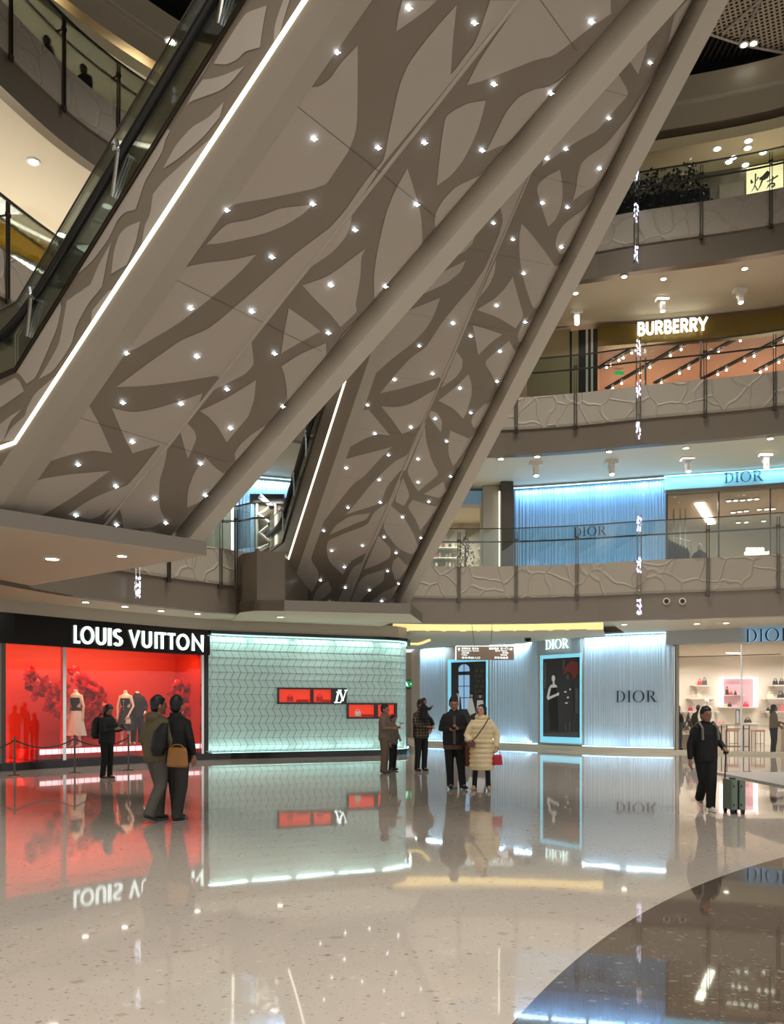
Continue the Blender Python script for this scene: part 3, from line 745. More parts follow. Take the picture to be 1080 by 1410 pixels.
SER = {'D': (.86, [bx(.12, 0, .25, 1), bx(0, 0, .42, .035), bx(0, .965, .42, 1)]+ring_quads(.38, .5, .46, .5, .32, .465, -90, 90, 18)),
       'I': (.36, [bx(.12, 0, .25, 1), bx(0, 0, .37, .035), bx(0, .965, .37, 1)]),
       'O': (1.0, ring_quads(.5, .5, .5, .52, .36, .485)),
       'R': (.88, [bx(.12, 0, .25, 1), bx(0, 0, .37, .035), bx(0, .965, .42, 1), bx(.2, .47, .42, .505)]+ring_quads(.4, .74, .32, .26, .19, .225, -90, 90, 14)+[((.36, .5), (.52, .5), (.88, 0), (.7, 0)), bx(.68, 0, .95, .035)])}
def word(name, txt, font, O, X, N, h, depth, m, gap, parent=None, wd=W0, sub=None):
    Z = Vector((0, 0, 1)); x = 0; outs = []
    for ch in txt:
        if ch == ' ': x += .5*h; continue
        wv, st = font[ch]; quads = []
        if font is FUT:
            for s_ in st: quads += stroke_quads(s_, wd)
        else: quads = st
        mb = MB(); glyph_mesh(mb, quads, O+X*x, X, Z, N, h, depth); outs.append(mb); x += (wv+gap)*h
    if parent:
        for mb in outs: mb.build('letter', m, parent)
    return outs, x
def word_w(txt, font, h, gap): return sum((.5*h if c == ' ' else (font[c][0]+gap)*h) for c in txt)-gap*h
def sign_on(path, px, zc, h, txt, font, gap, m, label, out=.06, depth=.04, wd=W0, scale_x=1.0, group=None, back=None, name='lettering_sign'):
    s = path.px(px); p, t, n = path.at(s); r = thing(name, label, 'sign', (p.x+n.x*out, p.y+n.y*out, zc), 0, group)
    w_ = word_w(txt, font, h, gap)*scale_x; O = p+n*out-t*(w_/2); O.z = zc-h/2
    word('letter', txt, font, O, t*scale_x, n, h, depth, m, gap, r, wd)
    if back:
        word('letter', txt, font, O-n*.05+Vector((0, 0, -.0)), t*scale_x, n, h, .03, back, gap, r, wd)
    return r
def font_text(name, txt, O, X, N, h, m, parent, offset=0.0, extrude=.02, width=None):
    cu = bpy.data.curves.new(name, 'FONT'); cu.body = txt; cu.size = 1; cu.extrude = 0; cu.offset = offset
    o = bpy.data.objects.new(name, cu); col.objects.link(o)
    dg = bpy.context.evaluated_depsgraph_get(); me = bpy.data.meshes.new_from_object(o.evaluated_get(dg)); bpy.data.objects.remove(o)
    xs = [v.co.x for v in me.vertices]; ys = [v.co.y for v in me.vertices]; x0, x1, y0, y1 = min(xs), max(xs), min(ys), max(ys)
    k = h/(y1-y0); kx = (width/(x1-x0)) if width else k
    bm = bmesh.new(); bm.from_mesh(me)
    g = bmesh.ops.extrude_face_region(bm, geom=bm.faces[:]); vs = [v for v in g['geom'] if isinstance(v, bmesh.types.BMVert)]
    for v in bm.verts: v.co = Vector((v.co.x, v.co.y, 0))
    for v in vs: v.co.z = 1
    for v in bm.verts:
        q = O+X*((v.co.x-x0)*kx)+Vector((0, 0, (v.co.y-y0)*k))+N*(extrude*v.co.z); v.co = q
    bm.to_mesh(me); bm.free(); me.materials.clear(); me.materials.append(m)
    o = bpy.data.objects.new(name, me); col.objects.link(o)
    if parent: o.parent = parent; o.matrix_parent_inverse = Matrix.LocRotScale(parent.location, parent.rotation_euler, None).inverted()
    return o
# ================================================================ ground floor, left shop
LV = Path([(-13.5, 17.5), (-11.6, 20.6), (-10.12, 22.5), (-8.3, 24.95), (-5.87, 27.6), (-2.85, 29.1), (-.6, 30.1), (.1, 30.55), (.42, 31.1), (.5, 32.2), (.5, 36)], 14)
UP = Vector((0, 0, 1))
s0, sW0, sm, sW1, sw = LV.px(0)-4, LV.px(4), LV.px(87), LV.px(279), LV.px(287)
sEnd = LV.px(548)
# soffit bulkhead above the shopfront and fascia
mb = MB(); sweep(mb, LV, 0, LV.L-.5, rect(.1, -.4, 4.1, 4.5)); struct(mb.build('wall_left', M['cream']))
r = thing('shopfront_fascia', 'black fascia band above the red display window', 'fascia', (-8.3, 24.95, 3.3))
mb = MB(); sweep(mb, LV, 0, sw, rect(.12, -.2, 3.3, 4.1)); mb.build('fascia_board', M['black'], r)
struct((lambda mb: (sweep(mb, LV, 0, LV.L-2.5, rect(.14, -.25, 0, .2)), mb.build('trim_1', M['black'])))(MB())[1])
# letters of the sign, each following the curve
r = thing('illuminated_lettering', 'large white glowing capital letters on the black fascia above the red window', 'sign', tuple(LV.at(LV.px(188))[0].to_tuple()[:2])+(3.4,))
for ch, x0, x1 in zip('LOUISVUITTON', (97.6, 107, 128, 144.8, 151.7, 173.5, 191.3, 209.2, 214.2, 227.2, 239.6, 260.8), (105.5, 125, 142, 149.2, 164.3, 188.5, 204.8, 212.6, 224.6, 237.4, 256.6, 277)):
    a, b = LV.at(LV.px(x0)), LV.at(LV.px(x1)); X = (b[0]-a[0]); wv, st = FUT[ch]; h = .5
    X = X/(wv*h); N = a[2]; O = a[0]+N*.13; O.z = 3.42; mb = MB(); quads = []
    for s_ in st: quads += stroke_quads(s_, .15)
    glyph_mesh(mb, quads, O, X, UP, N, h, .05); mb.build('letter', M['sign_white'], r)
# display window: red room behind glass
def path_box(path, a, b, z0, z1, depth, mats, kind_name, step=.5):     # floor, ceiling, back and side walls behind a facade
    mb = MB(); n = max(2, int((b-a)/step)); F_, B_ = [], []
    for i in range(n+1):
        p, t, nn = path.at(a+(b-a)*i/n); F_.append(p-nn*.12); B_.append(p-nn*depth)
    for i in range(n):
        f0, f1, b0, b1 = F_[i], F_[i+1], B_[i], B_[i+1]
        mb.m = 0; mb.poly([b0+UP*z0, b1+UP*z0, b1+UP*z1, b0+UP*z1])
        mb.m = 1; mb.poly([f0+UP*z0, f1+UP*z0, b1+UP*z0, b0+UP*z0])
        mb.m = 2; mb.poly([f0+UP*z1, f1+UP*z1, b1+UP*z1, b0+UP*z1])
    mb.m = 3
    for f, b_ in ((F_[0], B_[0]), (F_[-1], B_[-1])): mb.poly([f+UP*z0, b_+UP*z0, b_+UP*z1, f+UP*z1])
    return struct(mb.build(kind_name, mats))
path_box(LV, sW0, sW1, .2, 3.45, 2.0, [M['red'], M['red'], M['red'], M['red']], 'wall_display')
for q, pw in ((45, 30), (130, 30), (185, 30), (240, 30)):
    p, t, n = LV.at(LV.px(q)); a_ = p-n*.22
    area('display_lamp', (a_.x, a_.y, 3.3), (p.x-n.x*1.7, p.y-n.y*1.7, 1.4), 1.4, .3, pw, (1, .55, .3))
p, t, n = LV.at(LV.px(25)); area('display_floor_lamp', (p.x-n.x*.9, p.y-n.y*.9, .3), (p.x-n.x*2, p.y-n.y*2, 2), 1.2, .3, 26, (1, .5, .1))
def pane(path, a, b, z0, z1, off, name, label, mtl=None, cat='window'):
    mb = MB(); sweep(mb, path, a, b, rect(off, off-.015, z0, z1)); p = path.at((a+b)/2)[0]
    o = mb.build(name, mtl or M['shop_glass'], origin=(p.x, p.y, z0)); return tag(o, label, cat)
def mullion(path, q, z0, z1, wd, m, name, label=None, off=.05):
    s = path.px(q) if q is not None else None; p, t, n = path.at(s); mb = MB(); mb.box((p.x+n.x*(off-.04), p.y+n.y*(off-.04), (z0+z1)/2), (wd, .12, z1-z0), math.atan2(t.y, t.x))
    return struct(mb.build(name, m))
pane(LV, sW0, sm-.05, .2, 3.3, .02, 'shop_window', 'clear shop window pane left of the silver mullion, red display')
pane(LV, sm+.05, sW1, .2, 3.3, .02, 'shop_window', 'clear shop window pane right of the silver mullion, red display')
mullion(LV, 87, .2, 3.3, .1, M['chrome'], 'trim_2'); mullion(LV, 3, .2, 3.3, .12, M['steel'], 'trim_3')
mullion(LV, 283, .0, 4.1, .14, M['black'], 'trim_4'); mullion(LV, 278, .2, 3.3, .08, M['chrome'], 'trim_5')
# light podium inside the window
r = thing('light_podium', 'low glowing podium of square white lights behind the red window glass', 'podium', tuple(LV.at(LV.px(130))[0].to_tuple()[:2])+(.2,))
for a, b in ((60, 199), (262, 277)):
    mb = MB(); sweep(mb, LV, LV.px(a)-.1, LV.px(b)+.05, rect(-.25, -1.1, .22, .5)); mb.build('plinth', M['rose'], r)
q = 62.0
while q < 276:
    if q < 198 or q > 262:
        sa, sb = LV.px(q), LV.px(q+7.2); mb = MB(); sweep(mb, LV, sa, sb, rect(-.22, -.25, .36, .5)); mb.build('light_square', LIGHTSQ if 'LIGHTSQ' in globals() else mat('pink_light', (255, 225, 225), .5, emit=(255, 214, 220), es=1.5), r)
    q += 8.8
# red flower branches
def roses(pa, pb, z0, z1, off, cnt, seed, label):
    rr = random.Random(seed); mb = MB(); LQ = LV.off(-off); sa, sb = LQ.px(pa), LQ.px(pb)
    p0 = LQ.at((sa+sb)/2)[0]
    r = thing('red_flower_branch', label, 'decoration', (p0.x, p0.y, z0), 0)
    for i in range(cnt):
        f = rr.random(); s = sa+(sb-sa)*f; p, t, n = LQ.at(s)
        zz = z0(f) if callable(z0) else z0; 
        lo, hi = z1(f); z = lo+(hi-lo)*rr.random(); c = p-n*(rr.random()*.35-.1)+UP*z; R0 = .12+rr.random()*.09
        rot = Matrix.Rotation(rr.random()*6.28, 3, 'Z')@Matrix.Rotation(rr.random()*1.4+.4, 3, 'X')
        for lay, (pn, rad, tilt) in enumerate(((5, 1.0, .5), (4, .7, 1.0), (3, .4, 1.35))):
            for k in range(pn):
                a = 2*PI*k/pn+lay*.5; grid = []
                for u in range(4):
                    for v in range(4):
                        uu, vv = u/3, v/3-.5; rd = R0*rad*uu
                        x = math.cos(tilt)*rd+.01; zz_ = math.sin(tilt)*rd+.25*R0*uu*uu; y = vv*R0*rad*1.25*math.sin(PI*(.15+.8*uu)); zz_ += .2*R0*abs(vv)
                        grid.append(c+rot@(Matrix.Rotation(a, 3, 'Z')@Vector((x, y, zz_))))
                mb.add(grid, [(u*4+v, u*4+v+1, u*4+v+5, u*4+v+4) for u in range(3) for v in range(3)])
    mb.build('blossom_mass', M['rose'], r, smooth=True)
    mb = MB(); pts = []
    for i in range(9):
        f = i/8; p, t, n = LQ.at(sa+(sb-sa)*f); lo, hi = z1(f); pts.append(p-n*(.1)+UP*((lo+hi)/2))
    mb.tube(pts, .035, 6); mb.build('branch', M['rose'], r)
    r.location.z = .2
    return r
roses(42, 92, .2, lambda f: (2.3-1.2*f, 2.72-.6*f), .9, 58, 3, 'left cluster of glossy red flowers beside the silver window mullion')
roses(106, 150, .2, lambda f: (.75, 2.75-.75*f), 1.1, 90, 4, 'dense cascade of red flowers behind the mannequin in the white skirt')
roses(243, 279, .2, lambda f: (.9+.3*f, 2.45), 1.0, 60, 5, 'right cluster of red flowers near the black window edge')

# scaled glass wall with light from top and bottom
def scale_mat():
    m = mat('pale_glass_scale', (168, 192, 186), .22, coat=.5, emit=(150, 190, 184), es=.16); return m
M['scale'] = scale_mat(); M['seam'] = mat('seam_grey', (96, 116, 116), .4)
mb = MB(); sweep(mb, LV, sw, LV.L-3, rect(-.06, -.3, .2, 3.98)); struct(mb.build('wall_scaled_base', M['seam']))
mb = MB(); rows = 16; z0, z1 = .2, 3.96; dz = (z1-z0)/rows; dsw = .235; nc = int((LV.L-3.0-sw)/dsw)
for i in range(rows):
    for j in range(nc):
        sa = sw-.2+j*dsw; za = z0+i*dz
        if sa+dsw*1.5 > LV.L-3: continue
        sk = dsw*.5; b0, b1 = (0, sk) if i % 2 == 0 else (sk, 0)
        q = []
        for (ds, zz, off) in ((b0+.008, .004, .016), (b0+dsw-.008, .004, .022), (b1+dsw-.008, dz-.003, .004), (b1+.008, dz-.003, .0)):
            p, t, n = LV.at(sa+ds); q.append(p+n*off+UP*(za+zz))
        mb.poly(q)
struct(mb.build('wall_scaled_glass', M['scale']))
r = thing('wall_light_line', 'slim pale turquoise light line above the scaled glass wall', 'light line', tuple(LV.at(LV.px(420))[0].to_tuple()[:2])+(3.96,))
TEAL = mat('teal_light', (210, 255, 248), .4, emit=(190, 245, 238), es=1.8)
mb = MB(); sweep(mb, LV, sw+.1, LV.L-3.2, rect(.0, .05, 3.965, 3.99)); mb.build('light_strip', TEAL, r)
r2 = thing('wall_light_line', 'slim pale turquoise light line at the foot of the scaled glass wall', 'light line', tuple(LV.at(LV.px(420))[0].to_tuple()[:2])+(.2,))
mb = MB(); sweep(mb, LV, sw+.1, LV.L-3.2, rect(.06, .12, .2, .215)); mb.build('light_strip', TEAL, r2)
mb = MB(); sweep(mb, LV, sw, LV.L-3, rect(.18, -.2, 3.995, 4.1)); struct(mb.build('trim_6', M['black']))
for i in range(6):
    s = sw+.6+(LV.L-4-sw)*i/5.5; p, t, n = LV.at(s); tt = math.atan2(t.y, t.x)
    for zz, tz, pw in ((3.93, .0, 9), (.26, 4, 6)):
        a_ = p+n*.17; l = area('wall_wash_lamp', (a_.x, a_.y, zz), (a_.x-n.x*.12, a_.y-n.y*.12, 2.1 if zz > 2 else 2.0), 1.3, .05, pw, (.72, 1, .95))
# two lit vitrines set in the wall
def vitrine(a, b, za, zb, wins, label, mono=None):
    p, t, n = LV.at(LV.px((a+b)/2)); r = thing('wall_vitrine', label, 'display case', (p.x, p.y, za))
    SA, SB = LV.px(a), LV.px(b); mb = MB(); cuts = []
    sweep(mb, LV, SA, SB, rect(.12, .05, zb-.06, zb)); sweep(mb, LV, SA, SB, rect(.12, .05, za, za+.06)); e_ = [SA]
    for wa, wb in wins: e_ += [LV.px(wa), LV.px(wb)]
    e_.append(SB)
    for i in range(0, len(e_), 2): sweep(mb, LV, e_[i], max(e_[i]+.02, e_[i+1]), rect(.12, .05, za, zb))
    mb.build('black_surround', M['black'], r)
    for wa, wb in wins:
        mb = MB(); sweep(mb, LV, LV.px(wa), LV.px(wb), rect(.05, .06, za+.05, zb-.05)); mb.build('lit_backdrop', LITRED, r)
        c, t2, n2 = LV.at(LV.px(wa+(wb-wa)*.35)); mb = MB(); mb.box(c+n2*.1+UP*(za+.17), (.2, .06, .16), math.atan2(t2.y, t2.x)); mb.tube([c+n2*.1+t2*(.07*math.cos(x_))+UP*(za+.25+.07*math.sin(x_)) for x_ in [PI*k/8 for k in range(9)]], .01, 5); mb.build('small_handbag', M['white'] if mono is None else M['rose'], r)
        c, t2, n2 = LV.at(LV.px(wa+(wb-wa)*.75)); mb = MB(); mb.box(c+n2*.085+UP*(za+.11), (.42, .04, .08), math.atan2(t2.y, t2.x)); mb.build('display_block', M['red'], r)
    return r
LITRED = mat('lit_red_backdrop', (240, 70, 45), .5, emit=(236, 62, 42), es=.6)
p_, t_, n_ = LV.at(LV.px(428)); Y_ = p_.y
vz = lambda py, q: at(q, py, LV.at(LV.px(q))[0].y).z
r = vitrine(381, 476, vz(969.5, 428), vz(947, 428), [(383.5, 426.5), (430.5, 455)], 'black framed red lit wall case with white monogram at its right end', True)
p_, t_, n_ = LV.at(LV.px(458.5)); O = p_+n_*.125; O.z = vz(968, 466); hh = vz(950.5, 466)-O.z
q = []; 
mb = MB(); Q = [((.08, .0), (.22, .0), (.42, .86), (.28, .86)), bx(.18, .82, .52, .88), bx(.0, .0, .56, .07), ((.5, .0), (.56, .0), (.64, .26), (.58, .26)),
   ((.36, 1), (.54, 1), (.78, .2), (.7, .12)), ((.68, .12), (.76, .2), (1.02, .98), (.95, 1)), bx(.3, .97, .62, 1.03), bx(.84, .97, 1.12, 1.03)]
glyph_mesh(mb, [tuple((x_+.12*y_*0, y_) for x_, y_ in g) for g in Q], O, t_, UP, n_, hh, .02); mb.build('monogram', M['sign_white'], r)
vitrine(476.5, 544, vz(989.5, 510), vz(968, 510), [(479, 514), (519, 541)], 'black framed red lit wall case lower down, behind the standing person in beige')

# posts with ropes in front of the red window
ps = [Vector(((20-CX)/F*21.0, 21.0, 0)), Vector(((103-CX)/F*21.9, 21.9, 0)), Vector(((177-CX)/F*22.8, 22.8, 0)), Vector(((-45-CX)/F*20.2, 20.2, 0))]
labs = ['slim dark rope stanchion at the far left before the red window', 'slim dark rope stanchion under the white-skirted mannequin', 'slim dark rope stanchion beside the person in black with a backpack', 'slim dark rope stanchion beyond the left edge']
proto = None
for p, lb_ in zip(ps, labs):
    if proto is None:
        r = proto = thing('rope_stanchion', lb_, 'stanchion', p, 0, 'rope stanchions before the red window')
        mb = MB(); mb.lathe((0, 0, 0), [(.15, 0), (.15, .015), (.03, .03)], 20); part(mb, 'base', M['steel'], r)
        mb = MB(); mb.lathe((0, 0, 0), [(.024, .02), (.024, .9), (.03, .9), (.03, .94), (.012, .96)], 14); part(mb, 'post', M['steel'], r)
    else: r = dup(proto, p, None, lb_)
for a, b, lb_ in ((3, 0, 'dark rope sagging at the far left edge before the red window'), (0, 1, 'dark rope sagging between the two left stanchions'), (1, 2, 'dark rope sagging toward the person in black with a backpack')):
    A, B = ps[a]+UP*.86, ps[b]+UP*.86; mb = MB(); mb.tube([A.lerp(B, i/14)-UP*(.2*4*(i/14)*(1-i/14)) for i in range(15)], .018, 6)
    tag(mb.build('rope', M['black_matte'], origin=A), lb_, 'rope', 'ropes before the red window')

# ================================================================ ground ceiling recess with yellow light, corridor
def cove(pts, z0, z1, label):
    P = Path(pts, 8); mb = MB(); sweep(mb, P, 0, P.L, rect(.0, -.06, z0, z1), step=.4); p = P.at(P.L/2)[0]
    return tag(mb.build('cove_light', M['yellow_cove'], origin=(p.x, p.y, z0)), label, 'cove light')
# lowered ceiling ring behind the glowing face
cv = [(.03, 31.2), (2.5, 31.3), (5, 31.1), (7.4, 30.5)]
cove(cv, 4.39, 4.72, 'long warm yellow cove light curving along the ground floor ceiling')
mb = MB(); sweep(mb, Path(cv, 8), 0, Path(cv, 8).L, [(0, 4.37), (-9, 4.37), (-9, 4.42), (0, 4.42)], step=.6); struct(mb.build('ceiling', M['cream_ceiling']))
cove([on_z(555, 885, 4.35).to_tuple()[:2], on_z(575, 886, 4.35).to_tuple()[:2], on_z(591, 880.5, 4.35).to_tuple()[:2]], 4.28, 4.5, 'short warm yellow cove light beside the rounded glass wall corner')
# corridor end wall, door and exit sign
mb = MB(); mb.box((1.2, 46.2, 2.3), (9, .2, 4.6)); struct(mb.build('wall_corridor', M['cream']))
mb = MB(); mb.box((1.15, 46.0, 1.15), (1.3, .1, 2.3)); mb.box((1.85, 45.97, 1.2), (.06, .1, 2.4)); struct(mb.build('door_1', M['cream']))
c = at(562.5, 942, 46.06); r = thing('exit_sign', 'small green lit exit sign above the corridor door', 'sign', c)
mb = MB(); mb.box((0, 0, 0), (.75, .08, .42)); part(mb, 'sign_body', M['black_matte'], r); mb = MB(); mb.box((0, -.05, 0), (.68, .03, .34)); part(mb, 'green_face', mat('exit_green', (30, 150, 90), .4, emit=(30, 165, 95), es=.6), r)
mb = MB(); mb.ell((-.12, -.07, .09), (.035, .01, .035)); mb.prism([(-.16, -.07, .04), (-.06, -.07, .05), (-.02, -.07, -.02), (-.1, -.07, -.03)], (0, -.01, 0)); mb.prism([(-.1, -.07, -.03), (-.05, -.07, -.03), (.0, -.07, -.12), (-.04, -.07, -.13)], (0, -.01, 0)); mb.prism([(-.12, -.07, -.03), (-.08, -.07, -.03), (-.16, -.07, -.13), (-.2, -.07, -.12)], (0, -.01, 0)); mb.prism([(.1, -.07, -.02), (.1, -.07, .03), (.26, -.07, .03), (.26, -.07, .07), (.32, -.07, .0), (.26, -.07, -.06), (.26, -.07, -.02)], (0, -.01, 0)); part(mb, 'pictogram', M['sign_white'], r)

# ================================================================ ribbed translucent walls
def rib_mat(name, c, es):
    m = mat(name, c, .25, coat=.4, emit=(120, 160, 195), es=es); return m
M['rib'] = rib_mat('ribbed_glass', (188, 204, 212), .12)
M['rib2'] = rib_mat('ribbed_glass_blue', (140, 178, 212), .16)
BLUE = mat('blue_light', (200, 230, 255), .4, emit=(170, 220, 255), es=3.0)
def ribbed(path, a, b, z0, z1, m, name, pitch=.11, amp=.05):
    mb = MB(); n = int((b-a)/(pitch/6)); base = 0; rr = random.Random(5); ph = 0; cur = 0; prof = []
    s = a
    while s < b:                                    # ribs of uneven width
        pw = pitch*rr.choice((.7, .9, 1, 1.2, 1.6))
        for k in range(6):
            f = k/6; prof.append((s+pw*f, amp*math.sin(PI*f)**.7 if f > 0 else 0))
        s += pw
    for (s, o_) in prof:
        p, t, nn = path.at(min(s, b)); q = p+nn*o_; mb.v += [(q.x, q.y, z0), (q.x, q.y, z1)]
    for i in range(len(prof)-1): mb.f.append([2*i, 2*i+2, 2*i+3, 2*i+1]); mb.mi.append(0)
    return struct(mb.build(name, m, smooth=True))
def light_line(path, a, b, z, off, label, power, n_l, tz, colr=(.55, .8, 1), wd=.03):
    p = path.at((a+b)/2)[0]; r = thing('wall_light_line', label, 'light line', (p.x, p.y, z))
    mb = MB(); sweep(mb, path, a, b, rect(off-.03, off, z, z+wd)); mb.build('light_strip', BLUE, r)
    for i in range(n_l):
        s = a+(b-a)*(i+.5)/n_l; p, t, n = path.at(s); q = p+n*(off+.12)
        area('wall_wash_lamp', (q.x, q.y, z+(.06 if tz > z else -.06)), (q.x-n.x*.22, q.y-n.y*.22, tz), (b-a)/n_l*.9, .05, power/n_l, colr)
    return r
DG = Path([(.9, 44), (1.3, 40.2), (3.0, 38.4), (5.2, 36.8), (6.0, 35.6), (7.3, 33.9), (8.6, 32.7), (10.35, 31.9)], 12)
dA, dB, dC, dD = DG.px(579), DG.px(742), DG.px(804), DG.L-.05
mb = MB(); sweep(mb, DG, 0, DG.L, rect(.12, -.3, 0, .16)); struct(mb.build('trim_7', M['cream_ceiling']))
mb = MB(); sweep(mb, DG, 0, DG.L, rect(-.08, -.3, .1, 4.5)); struct(mb.build('wall_right', M['cream']))
ribbed(DG, DG.px(579), DG.px(620), .2, 4.4, M['rib'], 'wall_ribbed_1'); ribbed(DG, DG.px(673), dB, .2, 4.4, M['rib'], 'wall_ribbed_2'); ribbed(DG, dC, dD, .2, 4.4, M['rib'], 'wall_ribbed_3')
for a, b, tx in ((DG.px(579), DG.px(620), 'leftmost narrow ground floor ribbed wall'), (DG.px(673), dB, 'ribbed wall between the two tall posters'), (dC, dD, 'ribbed wall bearing the dark serif lettering')):
    pw = 44*(b-a)/5
    light_line(DG, a, b, 4.4, .1, 'blue-white light line above the '+tx, pw*2.6, max(1, int((b-a)/1.5)), 2.0)
    light_line(DG, a, b, .17, .1, 'blue-white light line at the foot of the '+tx, pw*.5, max(1, int((b-a)/1.5)), 2.4)
sign_on(DG, 876.5, at(876, 959, 32.6).z, .42, 'DIOR', SER, .14, M['dior_ink'], 'dark serif letters mounted on the ground floor ribbed wall', out=.09)
CYAN = mat('cyan_glow', (150, 220, 240), .5, emit=(120, 205, 235), es=.75)
def flat_on(path, px0, px1, z0, z1, off, th, name, m, parent):
    a, b = path.at(path.px(px0)), path.at(path.px(px1)); n = ((a[2]+b[2])/2).normalized()
    mb = MB(); mb.prism([a[0]+n*off+UP*z0, b[0]+n*off+UP*z0, b[0]+n*off+UP*z1, a[0]+n*off+UP*z1], n*th); o = mb.build(name, m, parent)
    return a[0], b[0], n
M['art_dark'] = mat('print_black', (24, 24, 26), .3); M['art_grey'] = mat('print_grey', (84, 84, 84), .4); M['art_pale'] = mat('print_pale', (205, 205, 200), .4, emit=(205, 205, 200), es=.25)
M['art_skin'] = mat('print_skin', (196, 160, 140), .4, emit=(196, 160, 140), es=.2); M['art_red'] = mat('print_red', (130, 40, 34), .4); M['art_blue'] = mat('print_blue', (150, 190, 225), .4, emit=(150, 195, 235), es=.55); M['art_navy'] = mat('print_navy', (30, 38, 62), .4)
# tall poster right (two dark figures) and header panel with lettering
zt, zb_ = at(775, 903, 35).z, at(775, 1028, 34.6).z
r = thing('tall_poster', 'tall framed poster of two dark dressed figures under the lettered header', 'poster', tuple(DG.at(DG.px(775))[0].to_tuple()[:2])+(zb_,))
flat_on(DG, 743, 804, .2, 4.4, -.02, .1, 'side_panel', M['cream'], r)
a, b, n = flat_on(DG, 747, 803, .26, zt+.05, .08, .05, 'glowing_border', CYAN, r)
X = (b-a); Wd = X.length; X.normalize()
def art(parent, quads, A, Xv, n, W_, z0, H_, off, m, name):
    if name in ('street_scene', 'pale_shirts', 'dark_hair', 'faces', 'coat_print'):
        nm = {'street_scene': 'street_shape', 'pale_shirts': 'pale_shirt', 'dark_hair': 'hair', 'faces': 'face', 'coat_print': 'print_patch'}[name]
        for q in quads: mb = MB(); mb.prism([A+Xv*(x_*W_)+UP*(z0+y_*H_)+n*off for x_, y_ in q], n*.004); mb.build(nm, m, parent)
        return
    mb = MB()
    for q in quads: mb.prism([A+Xv*(x_*W_)+UP*(z0+y_*H_)+n*off for x_, y_ in q], n*.004)
    return mb.build(name, m, parent)
flat_on(DG, 751.5, 801.5, .5, zt-.12, .13, .02, 'print', M['art_dark'], r)
A = DG.at(DG.px(751.5))[0]; B = DG.at(DG.px(801.5))[0]; X = (B-A).normalized(); W_ = (B-A).length; z0 = .5; H_ = zt-.62
def ov(cx, cy, rx, ry, k=14): return [(cx+rx*math.cos(2*PI*i/k), cy+ry*math.sin(2*PI*i/k)) for i in range(k)]
o0 = .155
art(r, [[(.56, .78), (.62, .88), (.78, .96), (.96, .93), (.98, .8), (.86, .72), (.78, .8), (.64, .8)]], A, X, n, W_, z0, H_, o0, M['art_red'], 'red_shape')
art(r, [[(.02, .0), (.98, 0), (.98, .07), (.02, .04)], [(.0, .62), (.1, .62), (.1, .95), (.0, .95)], [(.9, .3), (.98, .3), (.98, .6), (.9, .62)], [(.55, .98), (.62, .98), (.6, .85), (.54, .85)]], A, X, n, W_, z0, H_, o0, M['art_grey'], 'street_scene')
art(r, [ov(.3, .745, .05, .042), [(.275, .66), (.335, .66), (.33, .71), (.285, .71)], [(.17, .625), (.41, .63), (.37, .665), (.23, .665)], [(.17, .625), (.235, .62), (.17, .5), (.11, .5)], [(.11, .5), (.15, .47), (.42, .525), (.41, .555)], ov(.43, .545, .03, .022)], A, X, n, W_, z0, H_, o0+.004, M['art_pale'], 'first_figure')
art(r, [[(.2, .64), (.36, .62), (.4, .45), (.42, .08), (.2, .08), (.16, .4)], ov(.31, .775, .06, .03)], A, X, n, W_, z0, H_, o0+.002, M['black_matte'], 'first_dress')
art(r, [ov(.7, .755, .05, .04), [(.62, .18), (.66, .18), (.68, .08), (.64, .06)], [(.74, .2), (.78, .2), (.77, .06), (.73, .06)]], A, X, n, W_, z0, H_, o0+.004, M['art_grey'], 'second_figure')
art(r, [[(.58, .68), (.82, .68), (.86, .4), (.82, .22), (.6, .22), (.56, .4)], ov(.7, .79, .06, .03)], A, X, n, W_, z0, H_, o0+.002, M['art_dark'], 'second_coat')
art(r, [ov(.63, .57, .04, .01), ov(.7, .5, .03, .012), ov(.66, .43, .04, .01), ov(.76, .6, .02, .012)], A, X, n, W_, z0, H_, o0+.006, M['art_pale'], 'coat_print')
flat_on(DG, 743, 803, at(775, 902, 35).z, 4.4, .09, .05, 'header_panel', mat('header_grey', (170, 186, 194), .4), r)
sign_on(DG, 771.5, at(771, 887.5, 34.8).z, .36, 'DIOR', SER, .08, M['sign_white'], 'pale glowing serif letters on the header above the tall poster', out=.18)
# tall poster left (arched window and three people)
r = thing('tall_poster', 'tall framed poster with an arched window and three people in pale shirts', 'poster', tuple(DG.at(DG.px(648))[0].to_tuple()[:2])+(.3,))
zt2 = at(646, 908, 37.5).z
flat_on(DG, 616, 676, .2, 4.4, -.02, .1, 'side_panel', M['cream'], r)
a, b, n = flat_on(DG, 619, 673, .26, zt2+.05, .08, .05, 'glowing_border', CYAN, r)
flat_on(DG, 624, 671.5, .5, zt2-.08, .13, .02, 'print', M['art_dark'], r)
A = DG.at(DG.px(624))[0]; B = DG.at(DG.px(671.5))[0]; X = (B-A).normalized(); W_ = (B-A).length; z0 = .5; H_ = zt2-.58
art(r, [[(.22, .87), (.22, .90)]+[(.38-.16*math.cos(t_), .9+.07*math.sin(t_)) for t_ in [PI*i/10 for i in range(11)]]+[(.54, .87)], [(.22, .35), (.54, .35), (.54, .82), (.22, .82)]], A, X, n, W_, z0, H_, o0, M['art_blue'], 'arched_window')
art(r, [[(.37, .35), (.39, .35), (.39, .98), (.37, .98)], [(.22, .66), (.54, .66), (.54, .67), (.22, .67)], [(.22, .5), (.54, .5), (.54, .51), (.22, .51)]], A, X, n, W_, z0, H_, o0+.003, M['art_dark'], 'window_bars')
